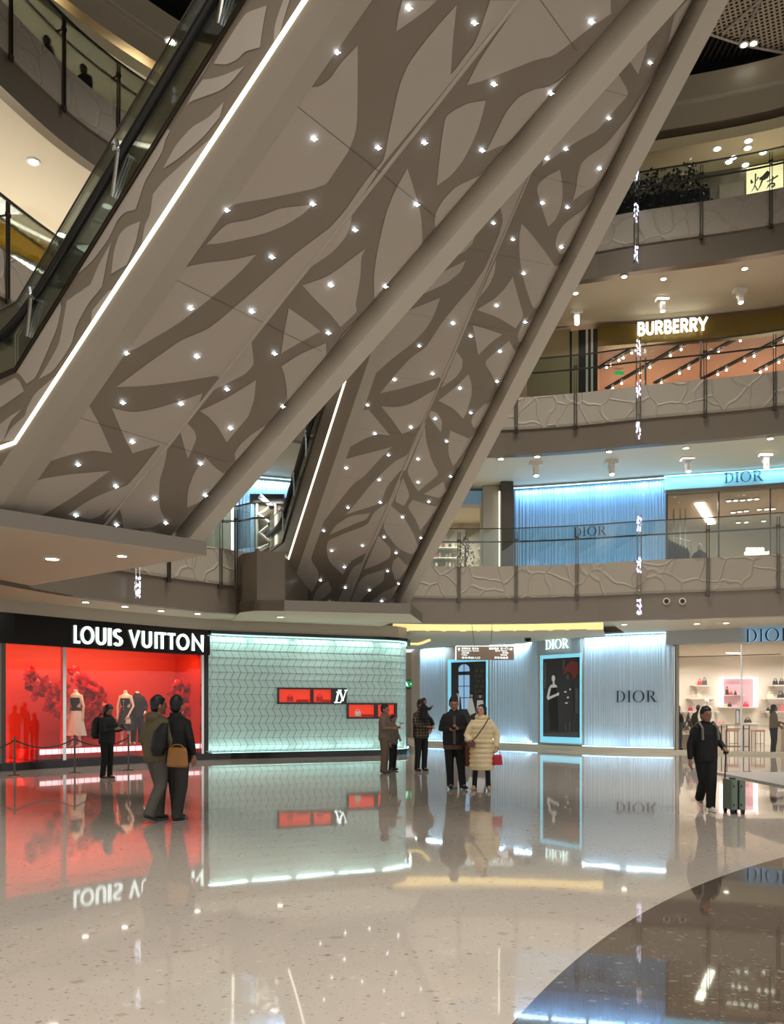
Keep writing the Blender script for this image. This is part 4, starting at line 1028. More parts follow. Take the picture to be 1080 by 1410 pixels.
art(r, [[(.68, .4), (.98, .4), (.98, .98), (.68, .98)]], A, X, n, W_, z0, H_, o0, mat('print_shelf', (58, 54, 50), .5), 'shelf_scene')
art(r, [[(.7+.05*(i % 5), .5+.07*(i//5)), (.735+.05*(i % 5), .5+.07*(i//5)), (.735+.05*(i % 5), .54+.07*(i//5)), (.7+.05*(i % 5), .54+.07*(i//5))] for i in range(30) if i % 3], A, X, n, W_, z0, H_, o0+.005, M['art_grey'], 'shelf_objects')
art(r, [[(.15, .52), (.28, .52), (.32, .3), (.14, .3)], [(.14, .3), (.32, .3), (.3, .02), (.16, .02)]], A, X, n, W_, z0, H_, o0+.006, M['art_navy'], 'left_suit')
art(r, [[(.19, .52), (.25, .52), (.24, .34), (.2, .34)], [(.52, .5), (.62, .5), (.72, .3), (.56, .26), (.48, .34)], [(.76, .47), (.92, .47), (.98, .36), (.98, .28), (.74, .28)]], A, X, n, W_, z0, H_, o0+.008, M['art_pale'], 'pale_shirts')
art(r, [ov(.2, .56, .035, .03), ov(.6, .54, .035, .03), ov(.85, .53, .035, .03)], A, X, n, W_, z0, H_, o0+.008, M['art_skin'], 'faces')
art(r, [ov(.2, .585, .04, .018), ov(.61, .565, .04, .02), ov(.85, .555, .04, .018)], A, X, n, W_, z0, H_, o0+.01, M['black_matte'], 'dark_hair')
art(r, [[(.58, .28), (.72, .3), (.74, .05), (.6, .05)]], A, X, n, W_, z0, H_, o0+.008, M['art_dark'], 'dark_trousers')

# right ground floor boutique
GX0 = 925; hdr = Path([(10.15, 32.1), (12.5, 30.9), (16, 28.8), (20, 26)], 8)
mb = MB(); sweep(mb, hdr, 0, hdr.L, rect(.35, -.3, at(930, 888, 32).z, 4.62)); struct(mb.build('wall_header', mat('header_white', (176, 182, 184), .45)))
sign_on(hdr, 1062, at(1062, 876, hdr.at(hdr.px(1062))[0].y).z, .45, 'DIOR', SER, .1, M['dior_ink'], 'dark serif letters with blue-white halo over the handbag boutique', out=.5,
        back=mat('halo_blue', (170, 225, 255), .4, emit=(150, 215, 255), es=1.6))
p, t, n = DG.at(DG.L-.02); mb = MB(); mb.box((10.42, 32.05, 2.1), (.12, .3, 4.2), .3); struct(mb.build('wall_pillar', M['cream']))
# interior shell
bw = 39.5
mb = MB(); mb.prism([(9.5, bw, 0), (26, bw, 0), (26, bw, 4.2), (9.5, bw, 4.2)], (0, .2, 0)); struct(mb.build('wall_boutique', mat('boutique_cream', (236, 228, 212), .6, bump=(.5, .05, .02))))
mb = MB(); mb.prism([(9.9, 32.3, 0), (10.3, bw, 0), (10.3, bw, 4.2), (9.9, 32.3, 4.2)], (-.15, 0, 0)); struct(mb.build('wall_boutique_side', M['cream_ceiling']))
mb = MB(); mb.prism([(9.8, 32.3, 4.0), (14.0, 30.4, 4.0), (26, 25, 4.0), (26, bw, 4.0), (9.8, bw, 4.0)], (0, 0, .1)); struct(mb.build('ceiling', M['cream_ceiling']))
mb = MB(); sweep(mb, hdr, 0.1, hdr.L, rect(.2, -.15, 0, .1)); struct(mb.build('trim_8', M['cream_ceiling']))
for (x, y, pw) in ((12.5, 34.5, 110), (16, 34, 110), (13.5, 37.5, 130), (17.5, 37.5, 130)):
    area('shop_lamp', (x, y, 3.95), (x, y+.4, 0), 2.2, .5, pw*.7, (1, .93, .84), 150)
for (xx, yy, ww) in ((11.6, 36.6, 1.2), (14.5, 36.9, .9), (17.0, 36.3, 1.1)):
    r = thing('track_light', 'slanting white linear light in the boutique ceiling, %s' % ('left', 'middle', 'right')[int((xx-11)/2.6)], 'ceiling light', (xx, yy, 3.97), .5)
    mb = MB(); mb.box((0, 0, 0), (ww, .08, .04)); part(mb, 'light_bar', M['lamp'], r)
    mb = MB(); mb.box((0, 0, .025), (ww+.1, .12, .03)); part(mb, 'housing', M['white'], r)
for q0, q1, z1 in ((926, 1021, 3.9), (1022, 1079, 3.9)):
    pane(hdr, hdr.px(q0), hdr.px(q1), .1, z1, .02, 'shop_window', 'clear full height boutique glass, %s pane' % ('left' if q0 < 1000 else 'right'))
for q in (929, 1021.5):
    mullion(hdr, q, .1, 3.9, .05, M['chrome'], 'trim_9')
mb = MB(); sweep(mb, hdr, hdr.px(927), hdr.px(1075), rect(.03, -.02, at(1000, 903, 31).z, at(1000, 902, 31).z)); struct(mb.build('trim_10', M['steel']))
# pink niche in the back wall
def back(px, py, Y=bw): return at(px, py, Y)
NY = bw-.02
r = thing('display_niche', 'square pink lit niche on the boutique back wall', 'niche', back(1015, 972, NY-.3))
x0, x1, zz0, zz1 = back(990.5, 0, NY).x, back(1039, 0, NY).x, back(0, 974, NY).z, back(0, 933, NY).z
mb = MB(); mb.prism([(x0, NY-.02, zz0), (x1, NY-.02, zz0), (x1, NY-.02, zz1), (x0, NY-.02, zz1)], (0, .02, 0)); mb.build('pink_back', mat('pink_back', (216, 178, 184), .5), r)
PK = mat('pink_white_glow', (255, 240, 240), .4, emit=(255, 232, 232), es=1.5)
mb = MB()
for (a0, a1, c0, c1) in ((x0, x0+.06, zz0, zz1), (x1-.06, x1, zz0, zz1), (x0, x1, zz1-.06, zz1)): mb.box(((a0+a1)/2, NY-.2, (c0+c1)/2), (a1-a0, .4, c1-c0))
mb.build('glowing_frame', PK, r)
mb = MB(); mb.box(((x0+x1)/2, NY-.25, zz0), (x1-x0+.1, .5, .04)); mb.box((x0+.55, NY-.2, back(0, 957.5, NY).z), (1.0, .35, .03)); mb.build('niche_shelf', M['shelf'], r)
# shelves and handbags
def shelf(px0, px1, py, label, Y=NY-.25):
    a, b = at(px0, py, Y), at(px1, py, Y); mb = MB(); c = (a+b)/2; mb.box((c.x, Y, c.z-.02), (b.x-a.x, .45, .04))
    mb.prism([(a.x+.1, Y-.2, c.z-.04), (b.x-.1, Y-.2, c.z-.04), (b.x-.35, Y+.22, c.z-.3), (a.x+.35, Y+.22, c.z-.3)], (0, .02, 0))
    return tag(mb.build('wall_shelf', M['shelf'], origin=(c.x, Y, c.z)), label, 'shelf')
bagm = {}
def bag(px, py, wpx, hpx, c, label, Y=NY-.3, hard=False, group='handbags on the boutique shelves'):
    p = at(px, py, Y); w_, h_ = wpx/F*Y, hpx/F*Y; key = tuple(c)
    if key not in bagm: bagm[key] = mat('bag_leather', c, .35, coat=.2)
    r = thing('handbag', label, 'handbag', p, 0, group); d_ = w_*.32; bh = h_*.62
    mb = MB(); mb.loft([((0, 0, .004), w_*.5, d_*.5, 0), ((0, 0, bh*.1), w_*.52, d_*.55, 0), ((0, 0, bh*.8), w_*.44, d_*.4, 0), ((0, 0, bh), w_*.38, d_*.22, 0)]); part(mb, 'bag_body', bagm[key], r, smooth=False)
    mb = MB()
    for dy in (-.3, .3): mb.tube([(w_*.22*math.cos(x_), dy*d_*.6, bh*.95+(h_-bh)*math.sin(x_)) for x_ in [PI*k/8 for k in range(9)]], max(.012, w_*.035), 5)
    part(mb, 'handle', bagm[key], r)
    return r
RED, PINK, BLK, CRM, GRY, DRED = (214, 40, 52), (232, 130, 132), (34, 32, 34), (226, 208, 186), (92, 88, 88), (164, 22, 34)
shelf(953, 979, 943.7, 'top shelf left of the pink niche, holding a red and a grey bag')
bag(964, 943.5, 7, 9, (226, 70, 72), 'red handbag on the top left shelf beside the grey one'); bag(970.5, 943.5, 7.5, 11, GRY, 'grey handbag on the top left shelf beside the red one')
shelf(947, 985, 961.5, 'middle shelf left of the pink niche, holding two pale bags')
bag(955, 961, 6, 8.5, (232, 196, 184), 'pale pink handbag on the middle left shelf'); bag(963, 961, 7, 8.5, (232, 214, 178), 'pale yellow handbag on the middle left shelf')
shelf(938, 990, 979.3, 'lowest shelf left of the pink niche, holding one red bag')
bag(951, 979, 6.5, 8, DRED, 'dark red handbag on the lowest left shelf')
shelf(1062, 1100, 943.5, 'top shelf at the right edge with a black patterned bag', NY-.25); bag(1068, 943, 8, 9, BLK, 'black handbag on the top right shelf, left one'); bag(1076.5, 943, 8, 9, (60, 56, 56), 'dark grey handbag on the top right shelf at the frame edge')
shelf(1052, 1104, 961.5, 'middle shelf at the right edge with pale and dark bags'); bag(1061, 961, 10, 9, (236, 226, 196), 'cream handbag on the middle right shelf'); bag(1075.5, 961, 10, 10, (66, 62, 64), 'charcoal handbag on the middle right shelf')
shelf(1050, 1104, 979.5, 'lowest shelf at the right edge behind the long-haired shopper'); bag(1058, 979, 5.5, 6, BLK, 'small black handbag on the lowest right shelf'); bag(1077, 979, 7, 10, (222, 110, 122), 'rose handbag on the lowest right shelf')
bag(1027.5, 973.5, 9, 7.5, (214, 30, 66), 'crimson handbag at the right of the pink niche base'); bag(1005, 973.5, 6, 7, BLK, 'black handbag on the pink niche base'); bag(999, 973.5, 7, 5.5, (226, 196, 150), 'tan handbag on the pink niche base'); bag(1018, 973.5, 5, 5, (222, 160, 160), 'blush handbag on the pink niche base')
bag(1007, 957, 6, 5, (206, 44, 60), 'small red handbag on the upper niche shelf'); bag(1001.5, 957, 5, 12, (70, 40, 40), 'dark tall bag on the upper niche shelf'); bag(1013, 957, 4, 6, (60, 56, 50), 'small dark bag at the right of the upper niche shelf'); bag(996, 957, 6, 9, (226, 200, 184), 'pale bag at the left of the upper niche shelf')
# counters, console table, stools
def counter(px0, px1, pyt, pyb, Y, c, label, depth=.8):
    a, b = at(px0, pyb, Y), at(px1, pyt, Y); r = thing('display_counter', label, 'counter', ((a.x+b.x)/2, Y, 0)); w_ = b.x-a.x; h_ = b.z
    mb = MB(); mb.box((0, depth/2, h_/2-.02), (w_-.1, depth-.1, h_-.04)); part(mb, 'body', mat('counter_body', c, .4), r)
    mb = MB(); mb.box((0, depth/2, h_-.02), (w_, depth, .05)); part(mb, 'counter_top', M['shelf'], r); return r
counter(936, 962, 1010, 1035, 34.6, (176, 160, 138), 'light stone counter with small boxes at the left of the boutique')
counter(976, 1002, 998, 1030, 36.6, (208, 200, 190), 'pale counter behind the walking person with the suitcase')
counter(1075, 1110, 998, 1040, 33.5, (206, 196, 176), 'pale counter at the right frame edge of the boutique')
for i, (x_, w_, h_, c) in enumerate(((941, 4, 5, CRM), (947, 5, 4, (200, 190, 170)), (955, 4, 4, CRM))):
    p = at(x_, 1009.5, 34.9); mb = MB(); mb.box((0, 0, h_*.014), (w_*.029, .12, h_*.028)); mb.box((0, 0, h_*.028), (w_*.031, .13, .02)); o = mb.build('gift_box', mat('gift_box', c, .5)); o.location = p
    tag(o, 'small pale box on the light stone counter, '+('left', 'middle', 'right')[i], 'box', 'boxes on the stone counter')
r = thing('console_table', 'thin metal framed console table with white top in the boutique', 'table', (at(1017, 0, 33.4).x, 33.4, 0))
w_ = (1034-1001)/F*33.4; h_ = at(0, 998, 33.4).z
mb = MB(); mb.box((0, .3, h_), (w_, .6, .05)); part(mb, 'table_top', M['shelf'], r)
for sx in (-1, 1):
    for sy in (.03, .57): mb = MB(); mb.box((sx*(w_/2-.03), sy, h_/2), (.035, .035, h_)); part(mb, 'leg', M['steel'], r)
mb = MB(); mb.box((0, .3, .16), (w_-.05, .55, .03)); mb.box((0, .03, h_-.16), (w_, .03, .03)); part(mb, 'stretcher', M['steel'], r)
r = thing('mirror_stand', 'small upright black framed stand on the console table', 'stand', (at(1016, 0, 33.6).x, 33.6, h_+.03))
mb = MB(); 
for sx in (-.06, .06): mb.box((sx, 0, .27), (.02, .02, .54))
mb.box((0, 0, .53), (.14, .02, .02)); mb.box((0, 0, .01), (.2, .14, .02)); part(mb, 'frame', M['black_matte'], r)
mb = MB(); mb.box((0, 0, .3), (.1, .01, .4)); part(mb, 'mirror', M['chrome'], r)
for i, q in enumerate((1044, 1008)):
    Yq = (35.6, 35.9)[i]; r = thing('bar_stool', ('tan seated metal stool right of the console table', 'tan seated metal stool seen through the console table')[i], 'stool', (at(q, 0, Yq).x, Yq, 0)); hs = .72
    mb = MB(); mb.box((0, 0, hs), (.42, .42, .08)); part(mb, 'seat', mat('tan_seat', (176, 132, 104), .5), r)
    for sx in (-1, 1):
        for sy in (-1, 1): mb = MB(); mb.tube([(sx*.18, sy*.18, 0), (sx*.18, sy*.18, hs-.04)], .014, 6); part(mb, 'leg', M['steel'], r)
    mb = MB(); mb.tube([(-.18, -.18, .2), (.18, -.18, .2)], .012, 6); part(mb, 'footrest', M['steel'], r)
bag(1030, 995.6, 11, 8, (70, 56, 52), 'brown handbag lying on the rear display counter', 37.0, group=None)
counter(1020, 1046, 996, 1020, 36.9, (214, 204, 196), 'rear pale counter right of the pink niche')
for i in range(5):
    p = at(980+i*4.2, 997.2, 36.9); mb = MB(); mb.loft([((0, 0, 0), .07, .04, 0), ((0, 0, .1), .06, .03, 0), ((0, 0, .16), .02, .02, 0)]); o = mb.build('small_perfume_bottle', mat('bottle_blush', (220, 170, 160), .3)); o.location = (p.x, 36.95, at(0, 998, 36.6).z+.006)
    tag(o, 'small blush pink accessory in the row behind the walking person', 'accessory', 'small pink accessories on the pale counter')
# wall vase with branches on the stone counter
r = thing('grey_plant', 'grey tufted plant on the light stone counter', 'plant', at(948, 1009.5, 35.1)); rr = random.Random(2)
mb = MB()
for i in range(70):
    a = rr.random()*6.28; h_ = rr.random()*.75; w_ = .28*(1-h_/.85); mb.prism([(math.cos(a)*w_, math.sin(a)*w_, h_), (math.cos(a)*w_*.4, math.sin(a)*w_*.4, h_+.16), (math.cos(a+.4)*w_*.5, math.sin(a+.4)*w_*.5, h_+.02)], (0, 0, .01))
part(mb, 'foliage', M['art_grey'], r)
mb = MB(); mb.tube([(0, 0, 0), (0, 0, .75)], .02); part(mb, 'stem', M['steel'], r)
# open low platform table at the right
r = thing('platform_table', 'low grey platform slab jutting in from the right behind the suitcase', 'table', (8.5, 14.4, 0))
mb = MB(); mb.prism([(5.92, 12.6, .40), (11, 12.6, .40), (11, 15.95, .40), (5.92, 15.95, .40)], (0, 0, .05)); mb.build('slab_top', mat('slab_grey', (170, 166, 160), .3), r)
mb = MB(); mb.box((8.6, 14.3, .2), (2.6, 2.0, .4)); mb.build('recessed_base', M['steel'], r)

# ================================================================ second level shops
L2W = Path([(-16, 21), (-10, 27.5), (-6.1, 30.6), (-4.8, 31.2), (1.6, 33.2), (4.5, 32.8), (6.8, 32.2), (9.85, 31.3)], 10)
z2f, z2t = 6.0, 9.85
mb = MB(); sweep(mb, L2W, 0, L2W.px(598), rect(-.1, -.3, z2f, 10.0)); sweep(mb, L2W, L2W.px(706), L2W.L, rect(-.1, -.3, z2f, 10.0)); struct(mb.build('wall_second_level', M['cream']))
ribbed(L2W, L2W.px(708), L2W.L-.02, z2f, z2t, M['rib2'], 'wall_ribbed_4'); ribbed(L2W, L2W.px(322), L2W.px(350), z2f, z2t-.1, M['rib2'], 'wall_ribbed_5')
ribbed(L2W, L2W.px(350), L2W.px(400), 9.25, z2t-.05, M['rib2'], 'wall_ribbed_6')
light_line(L2W, L2W.px(708), L2W.L, z2t+.02, .12, 'blue-white light line above the second level ribbed wall', 105, 4, 7, (.38, .7, 1))
light_line(L2W, L2W.px(708), L2W.L, z2f+.05, .12, 'blue-white light line at the foot of the second level ribbed wall', 60, 4, 8, (.38, .7, 1))
light_line(L2W, L2W.px(322), L2W.px(400), z2t+.02, .12, 'blue-white light line above the shopfront seen between the escalators', 60, 2, 7)
sign_on(L2W, 812.5, at(812, 731, 31.9).z, .33, 'DIOR', SER, .14, M['dior_ink'], 'dark serif letters mounted on the second level ribbed wall', out=.09)
# pillar and neighbouring shop
mb = MB(); mb.box((at(697, 0, 32.5).x, 32.4, 8), (.45, .5, 4)); struct(mb.build('wall_pillar', M['steel']))
mb = MB(); mb.box((at(679, 0, 32.8).x, 32.9, 8), (.75, .3, 4)); struct(mb.build('wall_pier', M['cream']))
r = thing('wall_light_line', 'thin vertical white light line on the second level pier', 'light line', (at(688, 0, 32.5).x, 32.5, 6)); mb = MB(); mb.box((at(688.5, 0, 32.5).x, 32.6, 7.9), (.05, .05, 3.7)); mb.build('light_strip', M['led_warm'], r)
mb = MB(); mb.box((at(648, 0, 33.2).x, 33.2, 9.6), (1.1, .1, .62)); struct(mb.build('wall_ribbed_7', M['rib2']))
mb = MB(); mb.box((at(634, 0, 33).x, 36.5, 8), (3.6, .1, 4)); struct(mb.build('wall_shop_back', mat('shop_back', (206, 196, 178), .5)))
mb = MB(); mb.box((at(634, 0, 33).x, 34.9, 9.4), (3.6, 3.2, .05)); struct(mb.build('ceiling', M['cream_ceiling']))
area('shop_lamp', (at(634, 0, 34.5).x, 34.8, 9.2), (at(634, 0, 34.5).x, 35.5, 6), 2, 1, 70, (1, .92, .8), 125)
mb = MB(); mb.box((at(664, 0, 33.1).x, 33.1, 7.8), (.14, .14, 3.4)); mb.box((at(640, 0, 33.1).x, 33.1, 9.3), (1.4, .12, .12)); struct(mb.build('door_2', M['cream_ceiling']))
for i in range(5):
    z = 6.6+i*.42; r = thing('wall_shelf', 'loaded shelf in the second level shop left of the pier, %s from below' % ('first', 'second', 'third', 'fourth', 'fifth')[i], 'shelf', (at(612, 0, 36).x, 36.2, z), 0, 'shelves of the second level shop')
    mb = MB(); mb.box((0, 0, 0), (1.3, .4, .04)); mb.box((1.75, 0, 0), (.7, .4, .04)); part(mb, 'board', M['shelf'], r)
    rr = random.Random(i)
    for k in range(9):
        x_ = -.6+k*.14 if k < 8 else 1.7; h_ = .1+.14*rr.random(); mb = MB(); mb.box((x_, 0, .02+h_/2), (.09, .16, h_)); mb.tube([(x_, 0, h_), (x_, 0, h_+.05)], .02, 6); part(mb, 'shoe_box', mat('goods', rr.choice(((150, 60, 40), (60, 56, 50), (216, 206, 190), (120, 130, 90))), .5), r)
r = thing('indoor_tree', 'dark leafy indoor plant behind the second level glass balustrade, left of the pier', 'plant', (at(641, 0, 31.5).x, 31.5, 6.0)); rr = random.Random(9)
mb = MB()
for i in range(420):
    z = .3+rr.random()*1.5; R_ = .34*math.sin(PI*min(1, (z-.1)/1.75))+.05; a = rr.random()*6.28; q = Vector((math.cos(a)*R_*rr.random()**.5, math.sin(a)*R_*.8, z)); d_ = Vector((rr.uniform(-1, 1), rr.uniform(-1, 1), rr.uniform(-.4, 1))).normalized()*.11; sd = d_.cross(UP).normalized()*.03 if d_.cross(UP).length > .01 else Vector((.03, 0, 0))
    mb.poly([q, q+d_*.5+sd, q+d_, q+d_*.5-sd])
part(mb, 'foliage', mat('dark_leaf', (62, 66, 52), .5), r)
mb = MB(); mb.tube([(0, 0, .2), (0, 0, 1.5)], .03); part(mb, 'stem', M['steel'], r); mb = MB(); mb.lathe((0, 0, 0), [(.18, 0), (.24, .35), (.2, .35)]); part(mb, 'pot', M['cream'], r)
# zigzag display seen between the escalators
xz0, xz1 = at(351, 0, 31.2).x, at(386, 0, 31.2).x
r = thing('display_window', 'dark framed shop window with white zigzag tubes between the two escalators', 'window', ((xz0+xz1)/2, 31.0, 6))
mb = MB(); mb.box(((xz0+xz1)/2, 31.15, 9.1), (xz1-xz0+.3, .2, .34)); mb.build('header', M['art_dark'], r)
mb = MB(); mb.box(((xz0+xz1)/2, 31.3, 7.5), (xz1-xz0, .08, 3)); mb.build('backdrop', mat('taupe_backdrop', (150, 134, 118), .5), r)
pz = [(358, 683), (374, 697), (357, 709), (373, 722), (358, 734), (374, 748), (357, 757)]
mb = MB(); mb.tube([at(a_, b_, 31.0) for a_, b_ in pz], .10, 8); mb.build('zigzag_tube', M['white'], r)
for a_, b_ in pz[1::2]: mb = MB(); c_ = at(a_, b_, 30.9); mb.ell(c_, .11, 8, 6); mb.build('dark_joint', M['art_dark'], r)
mb = MB(); mb.tube([at(379, 690, 31.1), at(379, 755, 31.1)], .05); mb.tube([at(354, 690, 31.1), at(354, 755, 31.1)], .05); mb.build('upright_tube', M['white'], r)
area('shop_lamp', ((xz0+xz1)/2, 30.6, 9.0), ((xz0+xz1)/2, 31.2, 7), 1, .3, 30, (1, .95, .85))
r = thing('wall_light_line', 'vertical white light line on the second level wall, left of the zigzag window', 'light line', (at(319, 0, 30).x, 30, 6)); mb = MB(); mb.box((at(319.5, 0, 30).x, 30.1, 7.9), (.08, .05, 3)); mb.build('light_strip', M['led_warm'], r)
# right boutique, second level
H2 = Path([(9.8, 31.4), (13.7, 30.3), (18, 28.2), (22, 25.5)], 8)
mb = MB(); sweep(mb, H2, 0, H2.L, rect(.15, -.3, at(1000, 671, 30.9).z, 9.95)); struct(mb.build('wall_header_2', mat('header_blue', (150, 205, 222), .4, emit=(110, 180, 210), es=.5)))
sign_on(H2, 1023, at(1023, 658.5, H2.at(H2.px(1023))[0].y).z, .36, 'DIOR', SER, .12, mat('ink_teal', (28, 92, 104), .4), 'teal serif letters on the pale blue second level header', out=.2)
light_line(H2, 0, H2.L*.6, 9.92, .22, 'blue-white light line above the second level boutique header', 30, 3, 9)
mb = MB(); sweep(mb, H2, 0, H2.L, rect(.1, -.3, at(1000, 676, 30.9).z, at(1000, 671, 30.9).z)); struct(mb.build('trim_11', M['brown_gloss']))
mb = MB(); sweep(mb, H2, 0, H2.L, rect(-.3, -8, 9.45, 9.5)); struct(mb.build('ceiling', mat('shop_ceiling', (190, 174, 156), .6)))
mb = MB(); mb.prism([(9.9, 38, 6), (24, 38, 6), (24, 38, 9.5), (9.9, 38, 9.5)], (0, .1, 0)); mb.prism([(9.9, 31.6, 6), (10.4, 38, 6), (10.4, 38, 9.5), (9.9, 31.6, 9.5)], (-.1, 0, 0)); struct(mb.build('wall_shop_back_2', M['cream']))
for (x, y) in ((12.5, 34.5), (16.5, 33.5)): area('shop_lamp', (x, y, 9.3), (x, y, 6), 2, 1, 70, (1, .93, .84), 125)
pane(H2, .1, H2.px(1079)+1, 6.0, 9.4, .02, 'shop_window', 'clear boutique glass on the second level, behind the mannequin balustrade')
for q in (990, 1061): mullion(H2, q, 6, 9.3, .05, M['steel'], 'trim_12')
mullion(H2, 918, 6, 9.5, .1, M['steel'], 'trim_13')
A_, B_ = on_z(963, 694, 9.4), on_z(980, 722, 9.4)
r = thing('linear_ceiling_light', 'slanting bright linear light in the second level boutique ceiling', 'ceiling light', (A_+B_)/2); mb = MB(); dv = B_-A_; sd = Vector((-dv.y, dv.x, 0)).normalized()*.16; mb.prism([A_+sd, A_-sd, B_-sd, B_+sd], (0, 0, .03)); mb.build('light_panel', M['lamp'], r)
for i, q in enumerate(((1004, 689), (1013, 688.5), (1023, 688), (1033, 687), (1042, 686.5), (1010, 705), (1019, 704), (1028, 703), (1046, 701), (1056, 700.5), (1065, 700), (1017, 719), (1028, 718.5), (1052, 717))):
    downlight(q[0], q[1], 9.42, 'tiny round downlight in the second level boutique ceiling', 'downlights of the second level boutique', .9)
c = at(1030, 684, 33); r = thing('exit_sign', 'small green lit sign under the second level boutique ceiling', 'sign', c); mb = MB(); mb.box((0, 0, 0), (.3, .04, .16)); part(mb, 'green_face', mat('exit_green2', (30, 150, 90), .4, emit=(40, 190, 110), es=.8), r); mb = MB(); mb.box((0, 0, .2), (.02, .02, .3)); part(mb, 'hanger', M['steel'], r)
for i in range(12):
    c = at(1028+(i % 7)*5.0+(2 if i > 6 else 0), 762-(i//7)*5.5, 33.5); mb = MB(); mb.ell((0, 0, 0), .085, 12, 8); o = mb.build('globe_lamp', mat('globe', (255, 245, 235), .3, emit=(255, 240, 225), es=1.6) if i == 0 else bpy.data.materials['globe'], smooth=True); o.location = c
    tag(o, 'small white globe lamp in the cluster inside the second level boutique', 'lamp', 'globe lamps in the second level boutique')
r = thing('lamp_rail', 'low dark rail carrying the white globe lamps on the second level', 'rail', (at(1045, 768, 33.5).x, 33.5, 6)); mb = MB(); mb.box((at(1045, 0, 33.5).x, 33.5, 6.7), (1.4, .3, 1.35)); mb.build('rail_body', M['shelf'], r)
r = thing('clothes_rail', 'rail of black coats at the left of the second level boutique', 'clothes rail', (at(935, 0, 32.6).x, 32.6, 6))
mb = MB(); mb.tube([at(920, 738, 32.4), at(952, 745, 32.9)], .02); mb.tube([at(920, 738, 32.4), (at(920, 0, 32.4).x, 32.4, 6)], .02); mb.tube([at(952, 745, 32.9), (at(952, 0, 32.9).x, 32.9, 6)], .02); mb.build('frame', M['chrome'], r)
for i in range(7):
    c = at(922+i*4, 743+i*1.8, 32.5); mb = MB(); mb.loft([((c.x, c.y, 6.25), .1, .25, 0), ((c.x, c.y, c.z-.25), .08, .22, 0), ((c.x, c.y, c.z), .03, .04, 0)]); mb.build('black_coat', M['black_matte'], r, smooth=True)
for i, q in enumerate((928, 937, 944)):
    r = thing('vertical_screen_slat', 'tall thin metal slat inside the second level boutique, %s' % ('left', 'middle', 'right')[i], 'slat', (at(q, 0, 33.5).x, 33.5, 6)); mb = MB(); mb.box((0, 0, 1.7), (.05, .05, 3.2)); part(mb, 'slat', M['chrome'], r)

# ================================================================ third level shop
z3f = 11.55; H3 = Path([(5.0, 32.2), (7.4, 31.6), (10.5, 31.0), (13.6, 30.2), (18, 28), (22, 25.5)], 8)
GOLD = mat('gold_header', (124, 104, 50), .3, .4)
mb = MB(); sweep(mb, H3, H3.px(822), H3.L, rect(.1, -.3, 14.7, 15.42)); struct(mb.build('wall_header_3', GOLD))
mb = MB(); sweep(mb, H3, 0, H3.px(786), rect(.1, -.3, 11.5, 15.45)); struct(mb.build('wall_olive', M['olive']))
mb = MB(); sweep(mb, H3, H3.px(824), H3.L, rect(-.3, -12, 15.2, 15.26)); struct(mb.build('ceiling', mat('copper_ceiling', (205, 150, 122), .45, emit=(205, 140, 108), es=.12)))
mb = MB(); mb.prism([(6.6, 42, 11), (24, 42, 11), (24, 42, 15.3), (6.6, 42, 15.3)], (0, .1, 0)); struct(mb.build('wall_shop_back_3', mat('copper_wall', (200, 150, 120), .5)))
mb = MB(); mb.prism([(14.6, 33.5, 11.5), (19, 33.5, 11.5), (19, 33.5, 14.4), (15.8, 33.5, 14.2)], (0, .2, 0)); struct(mb.build('wall_red_panel', mat('red_copper', (150, 70, 46), .5)))
for (x, y) in ((10, 36), (15, 35)): area('shop_lamp', (x, y, 12.4), (x, y, 15), 2.5, 2.5, 120, (1, .8, .62))
STR = [mat('stripe_black', (16, 15, 14), .3), mat('stripe_pale', (200, 196, 180), .4)]
q = 786; i = 0
r = thing('striped_panel', 'black and pale vertical striped panel left of the gold header, third level', 'panel', (at(803, 0, 31.8).x, 31.8, 11.5))
for a_, b_, c_ in ((785, 788, 0), (788, 797, 2), (797, 803, 0), (803, 807, 0), (807, 810, 1), (810, 814, 0), (814, 817, 1), (817, 823, 0)):
    mb = MB(); sweep(mb, H3, H3.px(a_), H3.px(b_), rect(.12, .0, 11.5, 15.35)); mb.build('stripe', (STR+[M['olive']])[c_], r)
p0, t0, n0 = H3.at(H3.px(877)); p1 = H3.at(H3.px(972))[0]
r = thing('illuminated_lettering', 'white glowing bold letters on the gold header, third level', 'sign', (p0.x, p0.y, 15))
X = (p1-p0).normalized(); O = p0+n0*.28; zA = at(925, 464, p0.y).z; O.z = at(925, 463.5, (p0.y+p1.y)/2).z
bw_ = word_w('BURBERRY', FUT, .46, .1); word('letter', 'BURBERRY', FUT, O, X*((p1-p0).length/bw_), n0, .46, .05, mat('sign_warm', (255, 255, 250), .4, emit=(255, 252, 235), es=1.5), .1, r, .2)
for i, (a_, b_) in enumerate((((824, 508), (876, 478)), ((835, 536), (958, 465)), ((902, 528), (1024, 462)), ((968, 522), (1084, 463)), ((1040, 512), (1120, 470)))):
    A_, B_ = on_z(*a_, 15.15), on_z(*b_, 15.15); r = thing('track_light', 'black diagonal light track on the copper shop ceiling, %s from left' % ('first', 'second', 'third', 'fourth', 'fifth')[i], 'track light', (A_+B_)/2)
    mb = MB(); dv = B_-A_; sd = Vector((-dv.y, dv.x, 0)).normalized()*.09; mb.prism([A_+sd, A_-sd, B_-sd, B_+sd], (0, 0, .05)); mb.build('track', M['black_matte'], r)
    for k in range(9):
        if (k*7+i) % 3: 
            c_ = A_.lerp(B_, (k+.5)/9)-UP*.06+sd*1.3; mb = MB(); mb.ell(c_, .05, 6, 4); mb.build('spot', M['lamp'], r)
pane(H3, H3.px(826), H3.px(1079)+1, 11.6, 14.7, .02, 'shop_window', 'clear glass of the copper-ceilinged shop on the third level')
for q in (889, 965): mullion(H3, q, 11.6, 14.7, .06, M['chrome'], 'trim_14')
